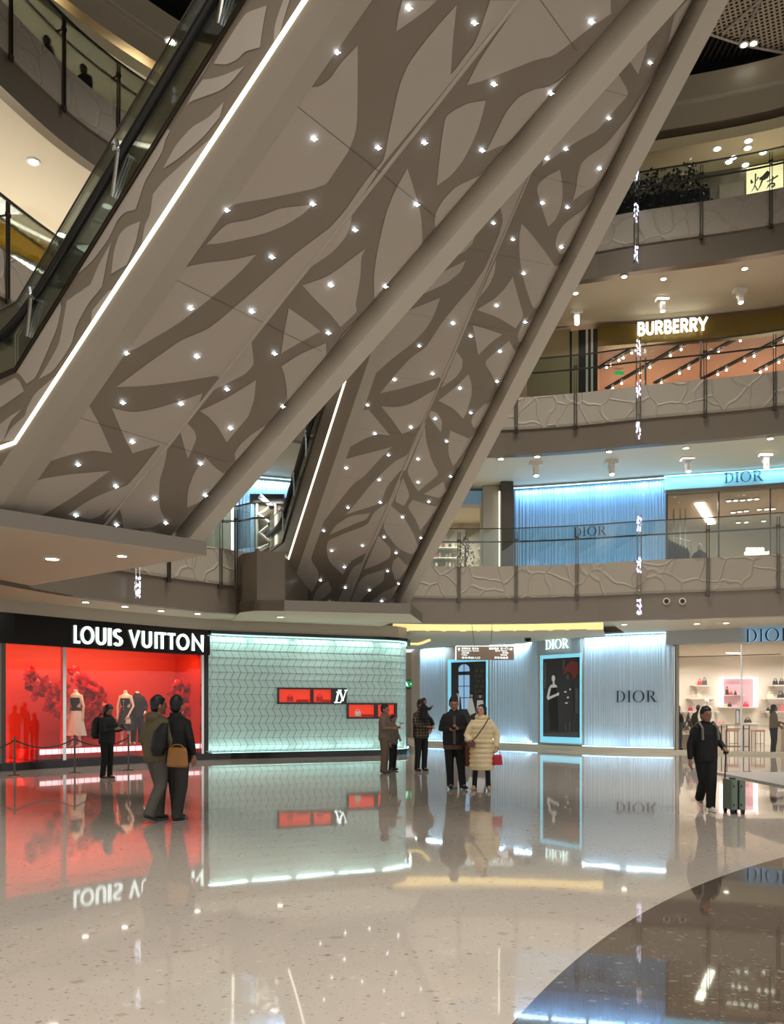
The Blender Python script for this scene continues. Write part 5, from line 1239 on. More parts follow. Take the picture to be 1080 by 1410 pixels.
c = on_z(853, 512, 15.1); r = thing('exit_sign', 'small green lit sign on the copper shop ceiling', 'sign', c); mb = MB(); mb.box((0, 0, -.05), (.34, .05, .14)); part(mb, 'green_face', bpy.data.materials['exit_green2'], r); mb = MB(); mb.box((0, 0, .02), (.02, .02, .06)); part(mb, 'hanger', M['steel'], r)

# ================================================================ fourth level shop
z4f = 17.1; H4 = Path([(5.5, 31.6), (9, 31.2), (13, 30.2), (18, 28)], 8)
mb = MB(); sweep(mb, H4, 0, H4.L, rect(0, -.2, 17, 20.9)); struct(mb.build('wall_fourth_level', mat('taupe_wall', (104, 92, 76), .5)))
mb = MB(); sweep(mb, H4, H4.px(990), H4.px(1024), rect(.25, 0, 17, 19.9)); struct(mb.build('wall_panel', mat('taupe_panel', (120, 106, 88), .5)))
r = thing('hedge_planter', 'long dark planter with dense foliage on the fourth level', 'planter', (at(905, 0, 29.5).x, 29.5, 17.1)); rr = random.Random(11)
mb = MB()
for i in range(1500):
    f = rr.random(); q = at(836+f*140, 0, 29.6-f*.9); top = 19.25+.18*math.sin(f*17)+.5*f*(f < .85)-(max(0, f-.8))*2.4; z = 17.2+(top-17.2)*rr.random(); q = Vector((q.x, q.y+rr.uniform(-.3, .3), z)); d_ = Vector((rr.uniform(-1, 1), rr.uniform(-1, 1), rr.uniform(-.5, 1))).normalized()*.16; sd = d_.cross(UP).normalized()*.05
    mb.poly([q, q+d_*.5+sd, q+d_, q+d_*.5-sd])
mb.build('foliage', mat('black_leaf', (20, 22, 18), .5), r)
mb = MB(); a_, b_ = at(836, 0, 29.9), at(978, 0, 29.0); mb.prism([(a_.x, a_.y, 17.1), (b_.x, b_.y, 17.1), (b_.x, b_.y, 18.95), (a_.x, a_.y, 19.1)], (.1, .35, 0)); mb.build('planter_box', M['black_matte'], r)
# brush lettered lit sign
a_, b_ = H4.at(H4.px(1027)), H4.at(H4.px(1077)); n = a_[2]; z0, z1 = at(1050, 266, 29.9).z, at(1050, 227, 29.9).z
r = thing('lit_sign_board', 'glowing cream sign board with black brush characters, fourth level', 'sign', (a_[0].x, a_[0].y, z0))
mb = MB(); mb.prism([a_[0]+n*.3+UP*z0, b_[0]+n*.3+UP*z0, b_[0]+n*.3+UP*z1, a_[0]+n*.3+UP*z1], n*.06); mb.build('glowing_board', mat('sign_cream', (255, 240, 190), .5, emit=(255, 240, 185), es=.85), r)
XV = b_[0]-a_[0]; mb = MB()
def br(pts, ws):
    for (p_, q_), w_ in zip(zip(pts, pts[1:]), zip(ws, ws[1:])):
        p_, q_ = Vector(p_), Vector(q_); d_ = (q_-p_).normalized(); nn = Vector((-d_.y, d_.x))
        c4 = [p_+nn*w_[0], q_+nn*w_[1], q_-nn*w_[1], p_-nn*w_[0]]
        mb.prism([a_[0]+n*.365+XV*((c.x-600)/450)+UP*(z1-(c.y-430)/350*(z1-z0)) for c in c4], n*.02)
for pts, ws in (([(655, 590), (668, 635)], (8, 16)), ([(712, 525), (708, 640), (690, 700), (660, 735)], (9, 8, 5, 3)), ([(700, 660), (735, 735)], (4, 7)), ([(745, 575), (720, 615)], (10, 3)),
                ([(760, 600), (800, 590), (870, 530)], (14, 20, 22)), ([(870, 530), (860, 590), (790, 620)], (20, 14, 10)), ([(800, 600), (770, 680), (740, 735)], (12, 8, 3)),
                ([(850, 650), (920, 632), (985, 600)], (4, 6, 9)), ([(925, 600), (915, 660), (905, 690)], (8, 9, 6)), ([(860, 715), (905, 680), (945, 690)], (6, 8, 8)), ([(870, 690), (850, 735)], (4, 3)), ([(945, 690), (940, 720), (900, 722)], (8, 10, 5))):
    br(pts, ws)
mb.build('brush_characters', M['black_matte'], r)

# upper left interior: yellow header and light row on the third level
W3 = EDGE.off(-4.5); mb = MB(); sA, sB = W3.px(10)-3, W3.px(96); sweep(mb, W3, sA, sB, rect(.1, -.2, at(40, 350, W3.at(W3.px(40))[0].y).z, at(40, 318, W3.at(W3.px(40))[0].y).z)); struct(mb.build('trim_15', mat('yellow_header', (196, 148, 20), .4, emit=(190, 140, 10), es=.25)))
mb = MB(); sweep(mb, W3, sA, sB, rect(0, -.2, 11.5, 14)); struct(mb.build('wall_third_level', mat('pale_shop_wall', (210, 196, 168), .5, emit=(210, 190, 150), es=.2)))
for i in range(7):
    downlight(20+i*7.5, 353+i*4.0, 14.2, 'small bright lamp in the row under the yellow header, third level left', 'lamps under the yellow header')
for a_, z_ in ((10, 15.4), (10, 20.9)):
    P = EDGE.off(-3.8); mb = MB(); sweep(mb, P, 12, P.px(330) or 30, rect(0, -.08, z_, z_+.06)); tag(mb.build('cove_light', M['led_warm'], origin=P.at(20)[0]), 'curved white cove light line under the %s gallery at the upper left' % ('fourth level' if z_ < 18 else 'top'), 'cove light')

# ================================================================ hanging directory sign
Yd = 30.6; c = at(668, 899.5, Yd); wS, hS = 79/F*Yd, 18.5/F*Yd
r = thing('directory_sign', 'brown hanging directory sign with white arrows above the pair in the centre', 'sign', c)
mb = MB(); mb.box((0, 0, 0), (wS, .12, hS)); part(mb, 'sign_box', mat('sign_brown', (112, 92, 78), .4), r)
mb = MB(); mb.box((0, .02, hS/2+.012), (wS, .14, .025)); mb.box((-wS/2-.012, .02, 0), (.025, .14, hS)); part(mb, 'glowing_rim', M['sign_white'], r)
for dx in (-.36, .2): mb = MB(); mb.tube([(dx, 0, hS/2), (dx*1.35, 0, 4.75-c.z)], .01, 5); part(mb, 'hanging_rod', M['steel'], r)
def sgn(x, y): return (-wS/2+x*wS, -.065, hS/2-y*hS)
mb = MB()
def bar(x0, x1, y0, y1): a_, b_ = sgn(x0, y1), sgn(x1, y0); mb.prism([(a_[0], -.062, a_[2]), (b_[0], -.062, a_[2]), (b_[0], -.062, b_[2]), (a_[0], -.062, b_[2])], (0, -.004, 0))
mb.prism([sgn(.02, .22), sgn(.045, .08), sgn(.07, .22)], (0, -.004, 0)); bar(.04, .05, .18, .34)
mb.prism([sgn(.945, .1), sgn(.98, .2), sgn(.945, .3)], (0, -.004, 0)); bar(.91, .95, .18, .22)
part(mb, 'arrow', M['sign_white'], r)
def ft(txt, x, y, w_, h_): 
    return font_text('directory_text', txt, Vector(c)+Vector(sgn(x, y+h_)), Vector((1, 0, 0)), Vector((0, -1, 0)), h_*hS, M['sign_white'], r, extrude=.006, width=w_*wS)
ft('餐饮美食  服务台', .09, .08, .3, .16); ft('Restaurants  Service', .09, .27, .3, .1); ft('卫生间 电梯', .09, .42, .13, .13); ft('Toilets', .09, .58, .1, .1); ft('停车场出入口', .09, .76, .32, .16)
ft('国际精品  东一门', .57, .08, .32, .16); ft('East Gate', .68, .27, .2, .1); ft('客梯', .8, .42, .1, .13); ft('Elevator', .77, .58, .12, .1); ft('停车场缴费', .66, .76, .24, .16)
# black camera dome
c = on_z(727, 878, 4.38); r = thing('security_camera', 'small black ceiling camera above the ribbed wall', 'camera', c); mb = MB(); mb.box((0, 0, -.08), (.22, .2, .12)); part(mb, 'body', M['black_matte'], r); mb = MB(); mb.ell((0, -.06, -.12), .06); part(mb, 'dome', M['black'], r)
for i, q in enumerate((918, 940)):
    p, t, n = EDGE.at(EDGE.px(q)); c = p+n*.01; c.z = at(q, 828, p.y).z
    r = thing('wall_camera', 'round ringed black port on the second level fascia, %s' % ('left', 'right')[i], 'camera port', c, math.atan2(n.y, n.x)+PI/2, 'round ports on the second level fascia')
    mb = MB(); mb.tube([(0, .02, 0), (0, -.03, 0)], .11, 20); part(mb, 'ring', M['cream_ceiling'], r); mb = MB(); mb.tube([(0, -.03, 0), (0, -.045, 0)], .07, 20); part(mb, 'lens', M['black'], r)
# ================================================================ people
def remesh(mb, name, m, parent, vox=.014, smooth=2, bump=None):
    me = bpy.data.meshes.new('tmp'); me.from_pydata(mb.v, [], mb.f)
    bm = bmesh.new(); bm.from_mesh(me); bmesh.ops.recalc_face_normals(bm, faces=bm.faces); bm.to_mesh(me); bm.free()
    o = bpy.data.objects.new('tmp', me); col.objects.link(o)
    r = o.modifiers.new('r', 'REMESH'); r.mode = 'VOXEL'; r.voxel_size = vox; r.use_smooth_shade = True
    if smooth: s = o.modifiers.new('s', 'SMOOTH'); s.iterations = smooth; s.factor = .5
    dg = bpy.context.evaluated_depsgraph_get(); me2 = bpy.data.meshes.new_from_object(o.evaluated_get(dg)); bpy.data.objects.remove(o)
    me2.name = name; me2.materials.clear(); me2.materials.append(m)
    for p in me2.polygons: p.use_smooth = True
    o = bpy.data.objects.new(name, me2); col.objects.link(o); o.parent = parent; return o
SKIN = mat('skin', (150, 106, 86), .5); 
HAIR = mat('hair_black', (16, 13, 12), .45)
EYE = mat('eye_dark', (12, 9, 8), .2); LIP = mat('lip', (132, 66, 60), .5)
def V(*a): return Vector(a)
def limb(mb, pts, rs, k=10): mb.tube(pts, rs, k)
def hand(mb, w_, d_, s, up, curl=.5, flip=1):
    # palm and five bent fingers; w_: wrist, d_: direction to the fingers, up: palm normal
    d_ = d_.normalized(); sd = d_.cross(up).normalized()*flip; up = sd.cross(d_).normalized()*flip
    mb.tube([w_, w_+d_*.03*s, w_+d_*.085*s], [.026*s, .034*s, .034*s], 8)
    for i, (o_, L_) in enumerate(((-.027, .068), (-.009, .078), (.009, .074), (.026, .058))):
        b = w_+d_*.08*s+sd*o_*s; a1 = b+(d_*math.cos(curl)-up*math.sin(curl)).normalized()*L_*.45*s
        a2 = a1+(d_*math.cos(curl*2)-up*math.sin(curl*2)).normalized()*L_*.33*s; a3 = a2+(d_*math.cos(curl*2.6)-up*math.sin(curl*2.6)).normalized()*L_*.25*s
        mb.tube([b-d_*.02*s, b, a1, a2, a3], [.0105*s, .0105*s, .0098*s, .009*s, .0075*s], 6)
    b = w_+d_*.03*s-sd*.028*s; mb.tube([b, b-sd*.02*s+d_*.022*s, b-sd*.024*s+d_*.05*s-up*.012*s], [.013*s, .0115*s, .009*s], 6)
def person(label, px, foot_py, H, yaw, pose=None, top='jacket', top_c=(20, 20, 22), leg_c=(16, 16, 18), shoe_c=(20, 20, 20), hair='short', skin=None, Y=None, zf=0, hair_c=None,
           hem=None, leg_w=1.0, top_w=1.0, head_yaw=0, head_pitch=0, hood=False, face=True, name='person', cat='person', mats=None, sole=None, skirt=None, headless=False, vox=.014, group=None):
    """faces -Y at yaw 0; metres for a figure 1.75 tall, then scaled"""
    s = H/1.75; Yp = Y if Y else gY(foot_py); X_ = (px-CX)/F*Yp
    r = thing(name, label, cat, (X_, Yp, zf), math.radians(yaw), group)
    P = dict(hipL=V(.09, 0, .92), hipR=V(-.09, 0, .92), kneeL=V(.1, -.02, .5), kneeR=V(-.1, -.02, .5), ankL=V(.11, .02, .09), ankR=V(-.11, .02, .09),
             shL=V(.168, 0, 1.415), shR=V(-.168, 0, 1.415), elL=V(.25, .03, 1.13), elR=V(-.25, .03, 1.13), wrL=V(.26, -.04, .88), wrR=V(-.26, -.04, .88), footL=V(0, -1, 0), footR=V(0, -1, 0), lean=V(0, 0, 0), curlL=.35, curlR=.35)
    if pose: P.update(pose)
    for k_, v_ in list(P.items()):
        if isinstance(v_, tuple): P[k_] = V(*v_)
    for k_ in list(P):
        if isinstance(P[k_], Vector) and not k_.startswith(('foot', 'hd')): P[k_] = P[k_]*s
    ln = P['lean']; nk = V(0, 0, 1.46)*s+ln; hd = V(0, -.02, 1.625)*s+ln*1.15+V(0, 0, 0)
    sk = skin or SKIN; q = s*1.07
    HR = Matrix.Rotation(math.radians(head_yaw), 3, 'Z')@Matrix.Rotation(math.radians(head_pitch), 3, 'X')
    # body, one continuous skin
    mb = MB()
    mb.loft([(V(0, 0, .84)*s, .13*s, .1*s, 0), (V(0, 0, .93)*s, .165*s, .11*s, 0), (V(0, 0, 1.08)*s+ln*.4, .13*s, .095*s, 0), (V(0, 0, 1.28)*s+ln*.8, .16*s, .11*s, 0), (V(0, 0, 1.42)*s+ln, .165*s, .09*s, 0), (V(0, 0, 1.475)*s+ln, .07*s, .06*s, 0)])
    limb(mb, [nk-V(0, 0, .04)*s, nk+V(0, -.005, .06)*s, hd-V(0, 0, .06)*s], [.062*s, .054*s, .052*s])
    if not headless:
        mb.ell(hd, (.077*q, .096*q, .118*q), 16, 12, HR); 
        def h_(x, y, z): return hd+HR@(V(x, y, z)*q)
        mb.ell(h_(0, -.02, -.065), (.055*q, .068*q, .055*q), 12, 8, HR)
        mb.tube([h_(0, -.088, .015), h_(0, -.112, -.022), h_(0, -.092, -.032)], [.010*q, .0165*q, .012*q], 6)
        mb.ell(h_(0, -.088, .02), (.05*q, .018*q, .014*q), 8, 5, HR)
        mb.ell(h_(0, -.09, -.062), (.024*q, .014*q, .012*q), 8, 5, HR); mb.ell(h_(0, -.078, -.1), (.024*q, .02*q, .018*q), 8, 5, HR)
        for e_ in (-1, 1): mb.ell(h_(e_*.08, .01, -.015), (.012*q, .022*q, .034*q), 8, 5, HR)
    for sd in 'LR':
        f = 1 if sd == 'L' else -1
        limb(mb, [P['sh'+sd]+ln*1 - V(f*.02, 0, 0)*s, P['el'+sd], P['wr'+sd]], [.05*s, .038*s, .027*s])
        dh_ = (P['wr'+sd]-P['el'+sd]).normalized(); upv = P.get('palm'+sd) or V(f, 0, 0)
        hand(mb, P['wr'+sd], P.get('hd'+sd) or dh_, s*1.05, upv, P['curl'+sd], f)
        limb(mb, [P['hip'+sd], P['knee'+sd], P['ank'+sd]], [.085*s, .055*s, .038*s])
        limb(mb, [P['ank'+sd], P['ank'+sd]+P['foot'+sd]*.08*s-V(0, 0, .04)*s], [.04*s, .035*s])
    body = remesh(mb, 'body', sk, r, .0085 if not headless else .012, 1)
    # trousers
    mt, ml = (mats or {}).get('top') or mat('cloth_top', top_c, .75, bump=(28, .12, .01)), (mats or {}).get('leg') or mat('cloth_leg', leg_c, .8, bump=(26, .1, .01))
    if not skirt:
        mb = MB(); mb.loft([(V(0, 0, .80)*s, .15*s, .11*s, 0), (V(0, 0, .93)*s, .182*s, .13*s, 0), (V(0, 0, 1.04)*s, .155*s, .115*s, 0)])
        for sd in 'LR': limb(mb, [P['hip'+sd], P['knee'+sd], P['knee'+sd].lerp(P['ank'+sd], .6), P['ank'+sd]-V(0, 0, .035)*s], [.1*s*leg_w, .076*s*leg_w, .066*s*leg_w, .064*s*leg_w], 12)
        remesh(mb, 'trousers', ml, r, .014)
    else:
        z0, rb, c_ = skirt; mb = MB(); rings = []; n_ = 36
        for i in range(9):
            t = i/8; z = 1.05+(z0-1.05)*t; R_ = .13+(rb-.13)*t**.8
            for j in range(n_):
                a = 2*PI*j/n_; w_ = 1+.07*t*math.sin(9*a)+.03*t*math.sin(14*a+1); mb.v.append((R_*w_*math.cos(a)*s, R_*.75*w_*math.sin(a)*s, z*s))
        for i in range(8):
            for j in range(n_): mb.f.append([i*n_+j, i*n_+(j+1) % n_, (i+1)*n_+(j+1) % n_, (i+1)*n_+j]); mb.mi.append(0)
        part(mb, 'skirt', mat('skirt_cloth', c_, .6), r, smooth=True)
    # top
    mb = MB(); w_ = top_w
    if top in ('jacket', 'hoodie', 'coat', 'suit'):
        z_low = {'jacket': .82, 'hoodie': .84, 'coat': .42, 'suit': .78}[top]; rr = []
        if top == 'coat':
            rr = [(V(0, -.0, z_low)*s, .235*s*w_, .185*s*w_, 0), (V(0, 0, .62)*s, .235*s*w_, .19*s*w_, 0), (V(0, 0, .9)*s, .225*s*w_, .175*s*w_, 0)]
        else: rr = [(V(0, 0, z_low)*s, .185*s*w_, .145*s*w_, 0), (V(0, 0, z_low+.06)*s, .2*s*w_, .158*s*w_, 0)]
        rr += [(V(0, 0, 1.08)*s+ln*.4, .198*s*w_, .15*s*w_, 0), (V(0, 0, 1.28)*s+ln*.8, .212*s*w_, .15*s*w_, 0), (V(0, 0, 1.41)*s+ln, .2*s*w_, .12*s*w_, 0), (V(0, 0, 1.48)*s+ln, .095*s, .085*s, 0)]
        mb.loft(rr)
        if top == 'coat':                                   # quilted rolls
            for z in (.5, .6, .7, .8, .9, 1.0, 1.1, 1.2, 1.3): mb.loft([(V(0, 0, z-.042)*s+ln*max(0, z-.9), .215*s*w_, .17*s*w_, 0), (V(0, 0, z-.02)*s+ln*max(0, z-.9), .25*s*w_*(1 if z < 1.1 else .93), .195*s*w_*(1 if z < 1.1 else .9), 0), (V(0, 0, z+.02)*s+ln*max(0, z-.9), .25*s*w_*(1 if z < 1.1 else .93), .195*s*w_*(1 if z < 1.1 else .9), 0), (V(0, 0, z+.042)*s+ln*max(0, z-.9), .215*s*w_, .17*s*w_, 0)])
        k_ = 1.18 if top == 'coat' else 1
        for sd in 'LR':
            f = 1 if sd == 'L' else -1; wr_ = P['el'+sd].lerp(P['wr'+sd], .93)
            limb(mb, [P['sh'+sd]+ln-V(f*.03, 0, .01)*s, P['sh'+sd].lerp(P['el'+sd], .5)+ln*.5+V(0, 0, 0), P['el'+sd], P['el'+sd].lerp(wr_, .5), wr_], [.07*s*k_, .064*s*k_, .056*s*k_, .052*s*k_, .045*s*k_], 12)
        if top in ('jacket', 'suit', 'coat'): mb.loft([(V(0, .01, 1.44)*s+ln, .1*s, .085*s, 0), (V(0, .012, 1.5)*s+ln, .085*s, .08*s, 0), (V(0, .014, 1.525)*s+ln, .078*s, .074*s, 0)])
        if top == 'hoodie' or hood: mb.ell(V(0, .09, 1.46)*s+ln, (.13*s, .09*s, .085*s))
        remesh(mb, {'coat': 'puffer_coat'}.get(top, top), mt, r, .013, 1 if top == 'coat' else 3)
    elif top == 'corset':
        mb.loft([(V(0, 0, .98)*s, .16*s, .12*s, 0), (V(0, 0, 1.1)*s, .125*s, .1*s, 0), (V(0, 0, 1.25)*s, .158*s, .118*s, 0), (V(0, 0, 1.34)*s, .165*s, .12*s, 0), (V(0, 0, 1.35)*s, .15*s, .1*s, 0)]); remesh(mb, 'corset', mt, r, .013)
    if hem:
        mb = MB(); mb.loft([(V(0, 0, .76)*s, .185*s*w_, .145*s*w_, 0), (V(0, 0, .86)*s, .19*s*w_, .15*s*w_, 0)]); part(mb, 'shirt_hem', mat('hem', hem, .8), r, smooth=False)
    # shoes
    for sd in 'LR':
        a = P['ank'+sd]; d_ = P['foot'+sd].normalized(); yw = math.atan2(d_.y, d_.x); mb = MB()
        R3 = Matrix.Rotation(yw, 3, 'Z')@Matrix.Rotation(-math.asin(max(-1, min(1, d_.z))), 3, 'Y')
        base = a-V(0, 0, .045)*s
        mb.ell(base+R3@V(.055, 0, -.005)*s, (.125*s, .046*s, .04*s), 12, 8, R3); mb.ell(base+R3@V(-.02, 0, .02)*s, (.055*s, .045*s, .055*s), 10, 8, R3)
        remesh(mb, 'shoe', mat('shoe', shoe_c, .5), r, .012, 1)
        if sole: 
            mb = MB(); mb.ell(base+R3@V(.05, 0, -.032)*s, (.14*s, .052*s, .016*s), 14, 4, R3); part(mb, 'sole', mat('sole', sole, .6), r)
    if headless: return r, P, s, hd
    # hair
    hm = HAIR if not hair_c else mat('hair', hair_c, .5)
    mb = MB(); h2 = lambda x, y, z: hd+HR@(V(x, y, z)*s)
    k0 = .8 if hair == 'none' else 1; mb.ell(h2(0, .022, .034), (.087*q*k0, .098*q*k0, .103*q*k0), 16, 12, HR)
    if hair == 'short':
        rr = random.Random(int(px)); mb.ell(h2(0, .045, -.02), (.074*q, .07*q, .085*q), 12, 8, HR)
        for i in range(16): a = rr.random()*6.28; b_ = rr.random()*.9; mb.ell(h2(.075*math.cos(a)*math.sin(b_), .01+.085*math.sin(a)*math.sin(b_), .05+.085*math.cos(b_)), (.026*q, .026*q, .022*q), 8, 5)
        mb.ell(h2(0, -.055, .085), (.062*q, .035*q, .03*q), 10, 6, HR)
    if hair in ('long', 'tied'):
        mb.ell(h2(0, .04, -.03), (.086*q, .075*q, .11*q), 12, 8, HR); mb.ell(h2(0, -.045, .09), (.06*q, .035*q, .025*q), 10, 6, HR)
        for f in (-1, 1): mb.tube([h2(f*.07, -.03, .05), h2(f*.085, 0, -.03), h2(f*.075, .02, -.1)], [.022*q, .028*q, .02*q], 8)
        if hair == 'long': mb.tube([h2(0, .05, -.05), h2(0, .075, -.16), h2(0, .07, -.28)], [.08*q, .075*q, .04*q], 12)
        else: mb.ell(h2(0, .115, -.03), .04*q)
    if hair == 'cap':
        mb.ell(h2(0, .01, .06), (.1*q, .11*q, .08*q), 14, 10, HR); mb.ell(h2(0, .045, -.02), (.074*q, .07*q, .085*q), 12, 8, HR)
    remesh(mb, 'hair', hm, r, .009, 1)
    if face:
        for f in (-1, 1): mb = MB(); mb.ell(h2(f*.031, -.088, .002), (.013*q, .008*q, .007*q), 8, 6, HR); part(mb, 'eye', EYE, r); mb = MB(); mb.tube([h2(f*.015, -.094, .026), h2(f*.035, -.093, .031), h2(f*.052, -.08, .024)], .005*q, 5); part(mb, 'eyebrow', HAIR, r)
        mb = MB(); mb.ell(h2(0, -.1, -.062), (.022*q, .008*q, .006*q), 10, 5, HR); part(mb, 'mouth', LIP, r)
    return r, P, s, hd
def strap(r, pts, wd, m, name='strap'):
    mb = MB(); mb.tube(pts, wd, 6); return part(mb, name, m, r)
def phone_in(r, p, tilt, label=None):
    pass
def carried(name, label, cat, parent_r, local, build, rz=0, group=None):
    # carried things are top-level; local coordinates of the carrier are turned into world ones
    w_ = parent_r.location+Matrix.Rotation(parent_r.rotation_euler.z, 3, 'Z')@Vector(local)
    t_ = thing(name, label, cat, w_, parent_r.rotation_euler.z+rz, group); build(t_); return t_
def phone_build(t_):
    mb = MB(); mb.box((0, 0, 0), (.075, .012, .15), axes=Matrix.Rotation(-.9, 3, 'X')); part(mb, 'phone_case', M['black'], t_)
    mb = MB(); mb.box((0, .008*math.cos(.9)+.001, .007), (.066, .003, .138), axes=Matrix.Rotation(-.9, 3, 'X')); part(mb, 'screen', mat('phone_screen', (90, 100, 120), .2, emit=(120, 130, 150), es=.4), t_)
def bag_build(c, w_, h_, d_, handle=.1, strap_m=None):
    def f(t_):
        m_ = mat('bag_leather', c, .5); mb = MB(); mb.loft([((0, 0, 0), w_*.5, d_*.5, 0), ((0, 0, h_*.1), w_*.54, d_*.56, 0), ((0, 0, h_*.85), w_*.48, d_*.45, 0), ((0, 0, h_), w_*.42, d_*.25, 0)]); part(mb, 'bag_body', m_, t_)
        mb = MB(); mb.tube([(w_*.3*math.cos(a), 0, h_+handle*math.sin(a)) for a in [PI*k/10 for k in range(11)]], .009, 6); part(mb, 'handle', m_, t_)
    return f
# 1 person in black looking at the phone, red window behind
r1, P, s, hd = person('person in black with a backpack looking down at a phone before the red window', 147, 1073, 1.70, 68, dict(elL=(.2, -.16, 1.14), wrL=(.12, -.36, 1.2), elR=(-.2, -.12, 1.12), wrR=(-.1, -.34, 1.18), palmL=(0, 0, 1), palmR=(0, 0, 1), lean=(0, -.03, 0), ankL=(.08, -.02, .09), ankR=(-.08, .06, .09)),
   'jacket', (8, 8, 10), (8, 8, 10), (60, 58, 56), 'tied', head_pitch=28, sole=(205, 200, 190), top_w=1.08)
mb = MB(); mb.loft([((0, .26, .92), .13, .08, 0), ((0, .27, 1.0), .17, .11, 0), ((0, .25, 1.3), .16, .11, 0), ((0, .22, 1.42), .1, .06, 0)])
bk = thing('backpack', 'black backpack worn by the person looking at a phone before the red window', 'backpack', r1.location, r1.rotation_euler.z); remesh(mb, 'pack_body', mat('pack', (14, 14, 17), .6), bk, .015, 2)
for f in (-1, 1): mb = MB(); mb.tube([(f*.1, .2, 1.4), (f*.13, .02, 1.5), (f*.13, -.14, 1.35), (f*.14, -.08, 1.05), (f*.14, .2, 1.0)], .014, 6); part(mb, 'shoulder_strap', M['black_matte'], bk)
carried('phone', 'dark phone held by the person with the backpack before the red window', 'phone', r1, (.0, -.46, 1.2), phone_build)
# 2, 3 the couple seen from behind
walkA = dict(kneeL=(.08, -.12, .5), ankL=(.09, -.1, .09), kneeR=(-.09, .02, .5), ankR=(-.09, .24, .13), footR=(0, -1, -.35))
r2, *_ = person('person in a khaki hoodie and grey trousers walking, seen from behind, left of the pair', 217, 1131, 1.78, 145, dict(walkA, elR=(-.27, .0, 1.14), wrR=(-.24, -.06, .9), elL=(.25, .04, 1.14), wrL=(.22, -.02, .9)), 'hoodie', (92, 82, 58), (84, 80, 74), (46, 44, 44), 'short', leg_w=1.22, top_w=1.14, head_yaw=-20, sole=(150, 140, 135))
r3, *_ = person('person in a black jacket and dark trousers with a tan bag, right of the pair', 243, 1131, 1.78, 150, dict(kneeL=(.08, -.06, .5), ankL=(.1, -.12, .09), kneeR=(-.09, .0, .5), ankR=(-.1, .1, .09), elR=(-.3, .04, 1.16), wrR=(-.3, -.02, .92), elL=(.29, .05, 1.15), wrL=(.24, -.06, .94)), 'jacket', (7, 7, 8), (48, 45, 42), (22, 22, 24), 'short', leg_w=1.22, top_w=1.2, head_yaw=12, sole=(190, 180, 170), hair_c=(14, 12, 12))
carried('shoulder_bag', 'tan leather bag at the hip of the person in black, right of the pair', 'bag', r3, (-.27, .26, .80), bag_build((150, 100, 44), .36, .27, .12, .04))
t_ = carried('backpack', 'black bag hanging between the two people seen from behind', 'bag', r3, (.04, .3, .95), lambda t: remesh((lambda m_: (m_.loft([((.02, 0, 0), .09, .06, 0), ((.02, 0, .1), .135, .09, 0), ((-.03, 0, .32), .12, .08, 0), ((-.1, -.02, .46), .05, .04, 0)]), m_)[1])(MB()), 'pack_body', mat('pack2', (11, 11, 12), .6), t, .014))
# 4 beige outfit facing the glass wall; 5 behind
r4, *_ = person('person in a beige top and beige trousers holding something forward before the glass wall', 529.5, 1064.5, 1.72, 78, dict(elL=(.22, -.05, 1.14), wrL=(.18, -.3, 1.16), palmL=(0, 0, 1), elR=(-.22, -.03, 1.14), wrR=(-.18, -.26, 1.14), palmR=(0, 0, 1)), 'jacket', (112, 98, 84), (102, 86, 70), (70, 58, 48), 'short', leg_w=1.15, top_w=.98, head_yaw=-10)
carried('snack_cup', 'small pale cup held by the person in beige', 'cup', r4, (.0, -.44, 1.12), lambda t: (part((lambda m_: (m_.lathe((0, 0, 0), [(.03, 0), (.042, .11), (.042, .115)]), m_)[1])(MB()), 'cup', M['white'], t), part((lambda m_: (m_.lathe((0, 0, .115), [(.045, 0), (.045, .012), (.03, .02)]), m_)[1])(MB()), 'lid', M['art_grey'], t)))
r5, *_ = person('person in a pale wide coat and dark trousers half hidden behind the one in beige', 541, 1061, 1.45, 60, dict(elL=(.2, -.06, 1.12), wrL=(.1, -.2, 1.0)), 'jacket', (104, 96, 82), (12, 12, 13), (24, 22, 22), 'short', top_w=1.0)
# 6 plaid jacket with a child on the arm
r6, *_ = person('person in a plaid jacket and black trousers carrying a small person', 580, 1062.5, 1.84, 35, dict(elR=(-.26, -.1, 1.14), wrR=(-.02, -.28, 1.1), elL=(.25, -.1, 1.14), wrL=(.05, -.3, 1.02), palmL=(0, 0, 1), palmR=(0, 0, 1)), 'jacket', (60, 56, 40), (13, 13, 14), (26, 24, 24), 'short', top_w=1.1, leg_w=1.05, head_yaw=20, sole=(170, 150, 120), mats=None)
def plaid(m):
    nt = m.node_tree; N = nt.nodes; b = N['Principled BSDF']; tc = N.new('ShaderNodeTexCoord')
    cur = None
    for ax, rot in (('X', 0), ('Z', 1)):
        w_ = N.new('ShaderNodeTexWave'); w_.bands_direction = ax; w_.inputs['Scale'].default_value = 4.2; w_.inputs['Distortion'].default_value = .3; nt.links.new(tc.outputs['Object'], w_.inputs['Vector'])
        g = N.new('ShaderNodeMath'); g.operation = 'GREATER_THAN'; g.inputs[1].default_value = .62; nt.links.new(w_.outputs['Fac'], g.inputs[0])
        if cur is None: cur = g.outputs[0]
        else: a = N.new('ShaderNodeMath'); a.operation = 'ADD'; nt.links.new(cur, a.inputs[0]); nt.links.new(g.outputs[0], a.inputs[1]); cur = a.outputs[0]
    h = N.new('ShaderNodeMath'); h.operation = 'MULTIPLY'; h.inputs[1].default_value = .5; nt.links.new(cur, h.inputs[0])
    mx = N.new('ShaderNodeMix'); mx.data_type = 'RGBA'; mx.inputs[6].default_value = (*lin((22, 22, 18)), 1); mx.inputs[7].default_value = (*lin((104, 94, 70)), 1); nt.links.new(h.outputs[0], mx.inputs[0]); nt.links.new(mx.outputs[2], b.inputs['Base Color'])
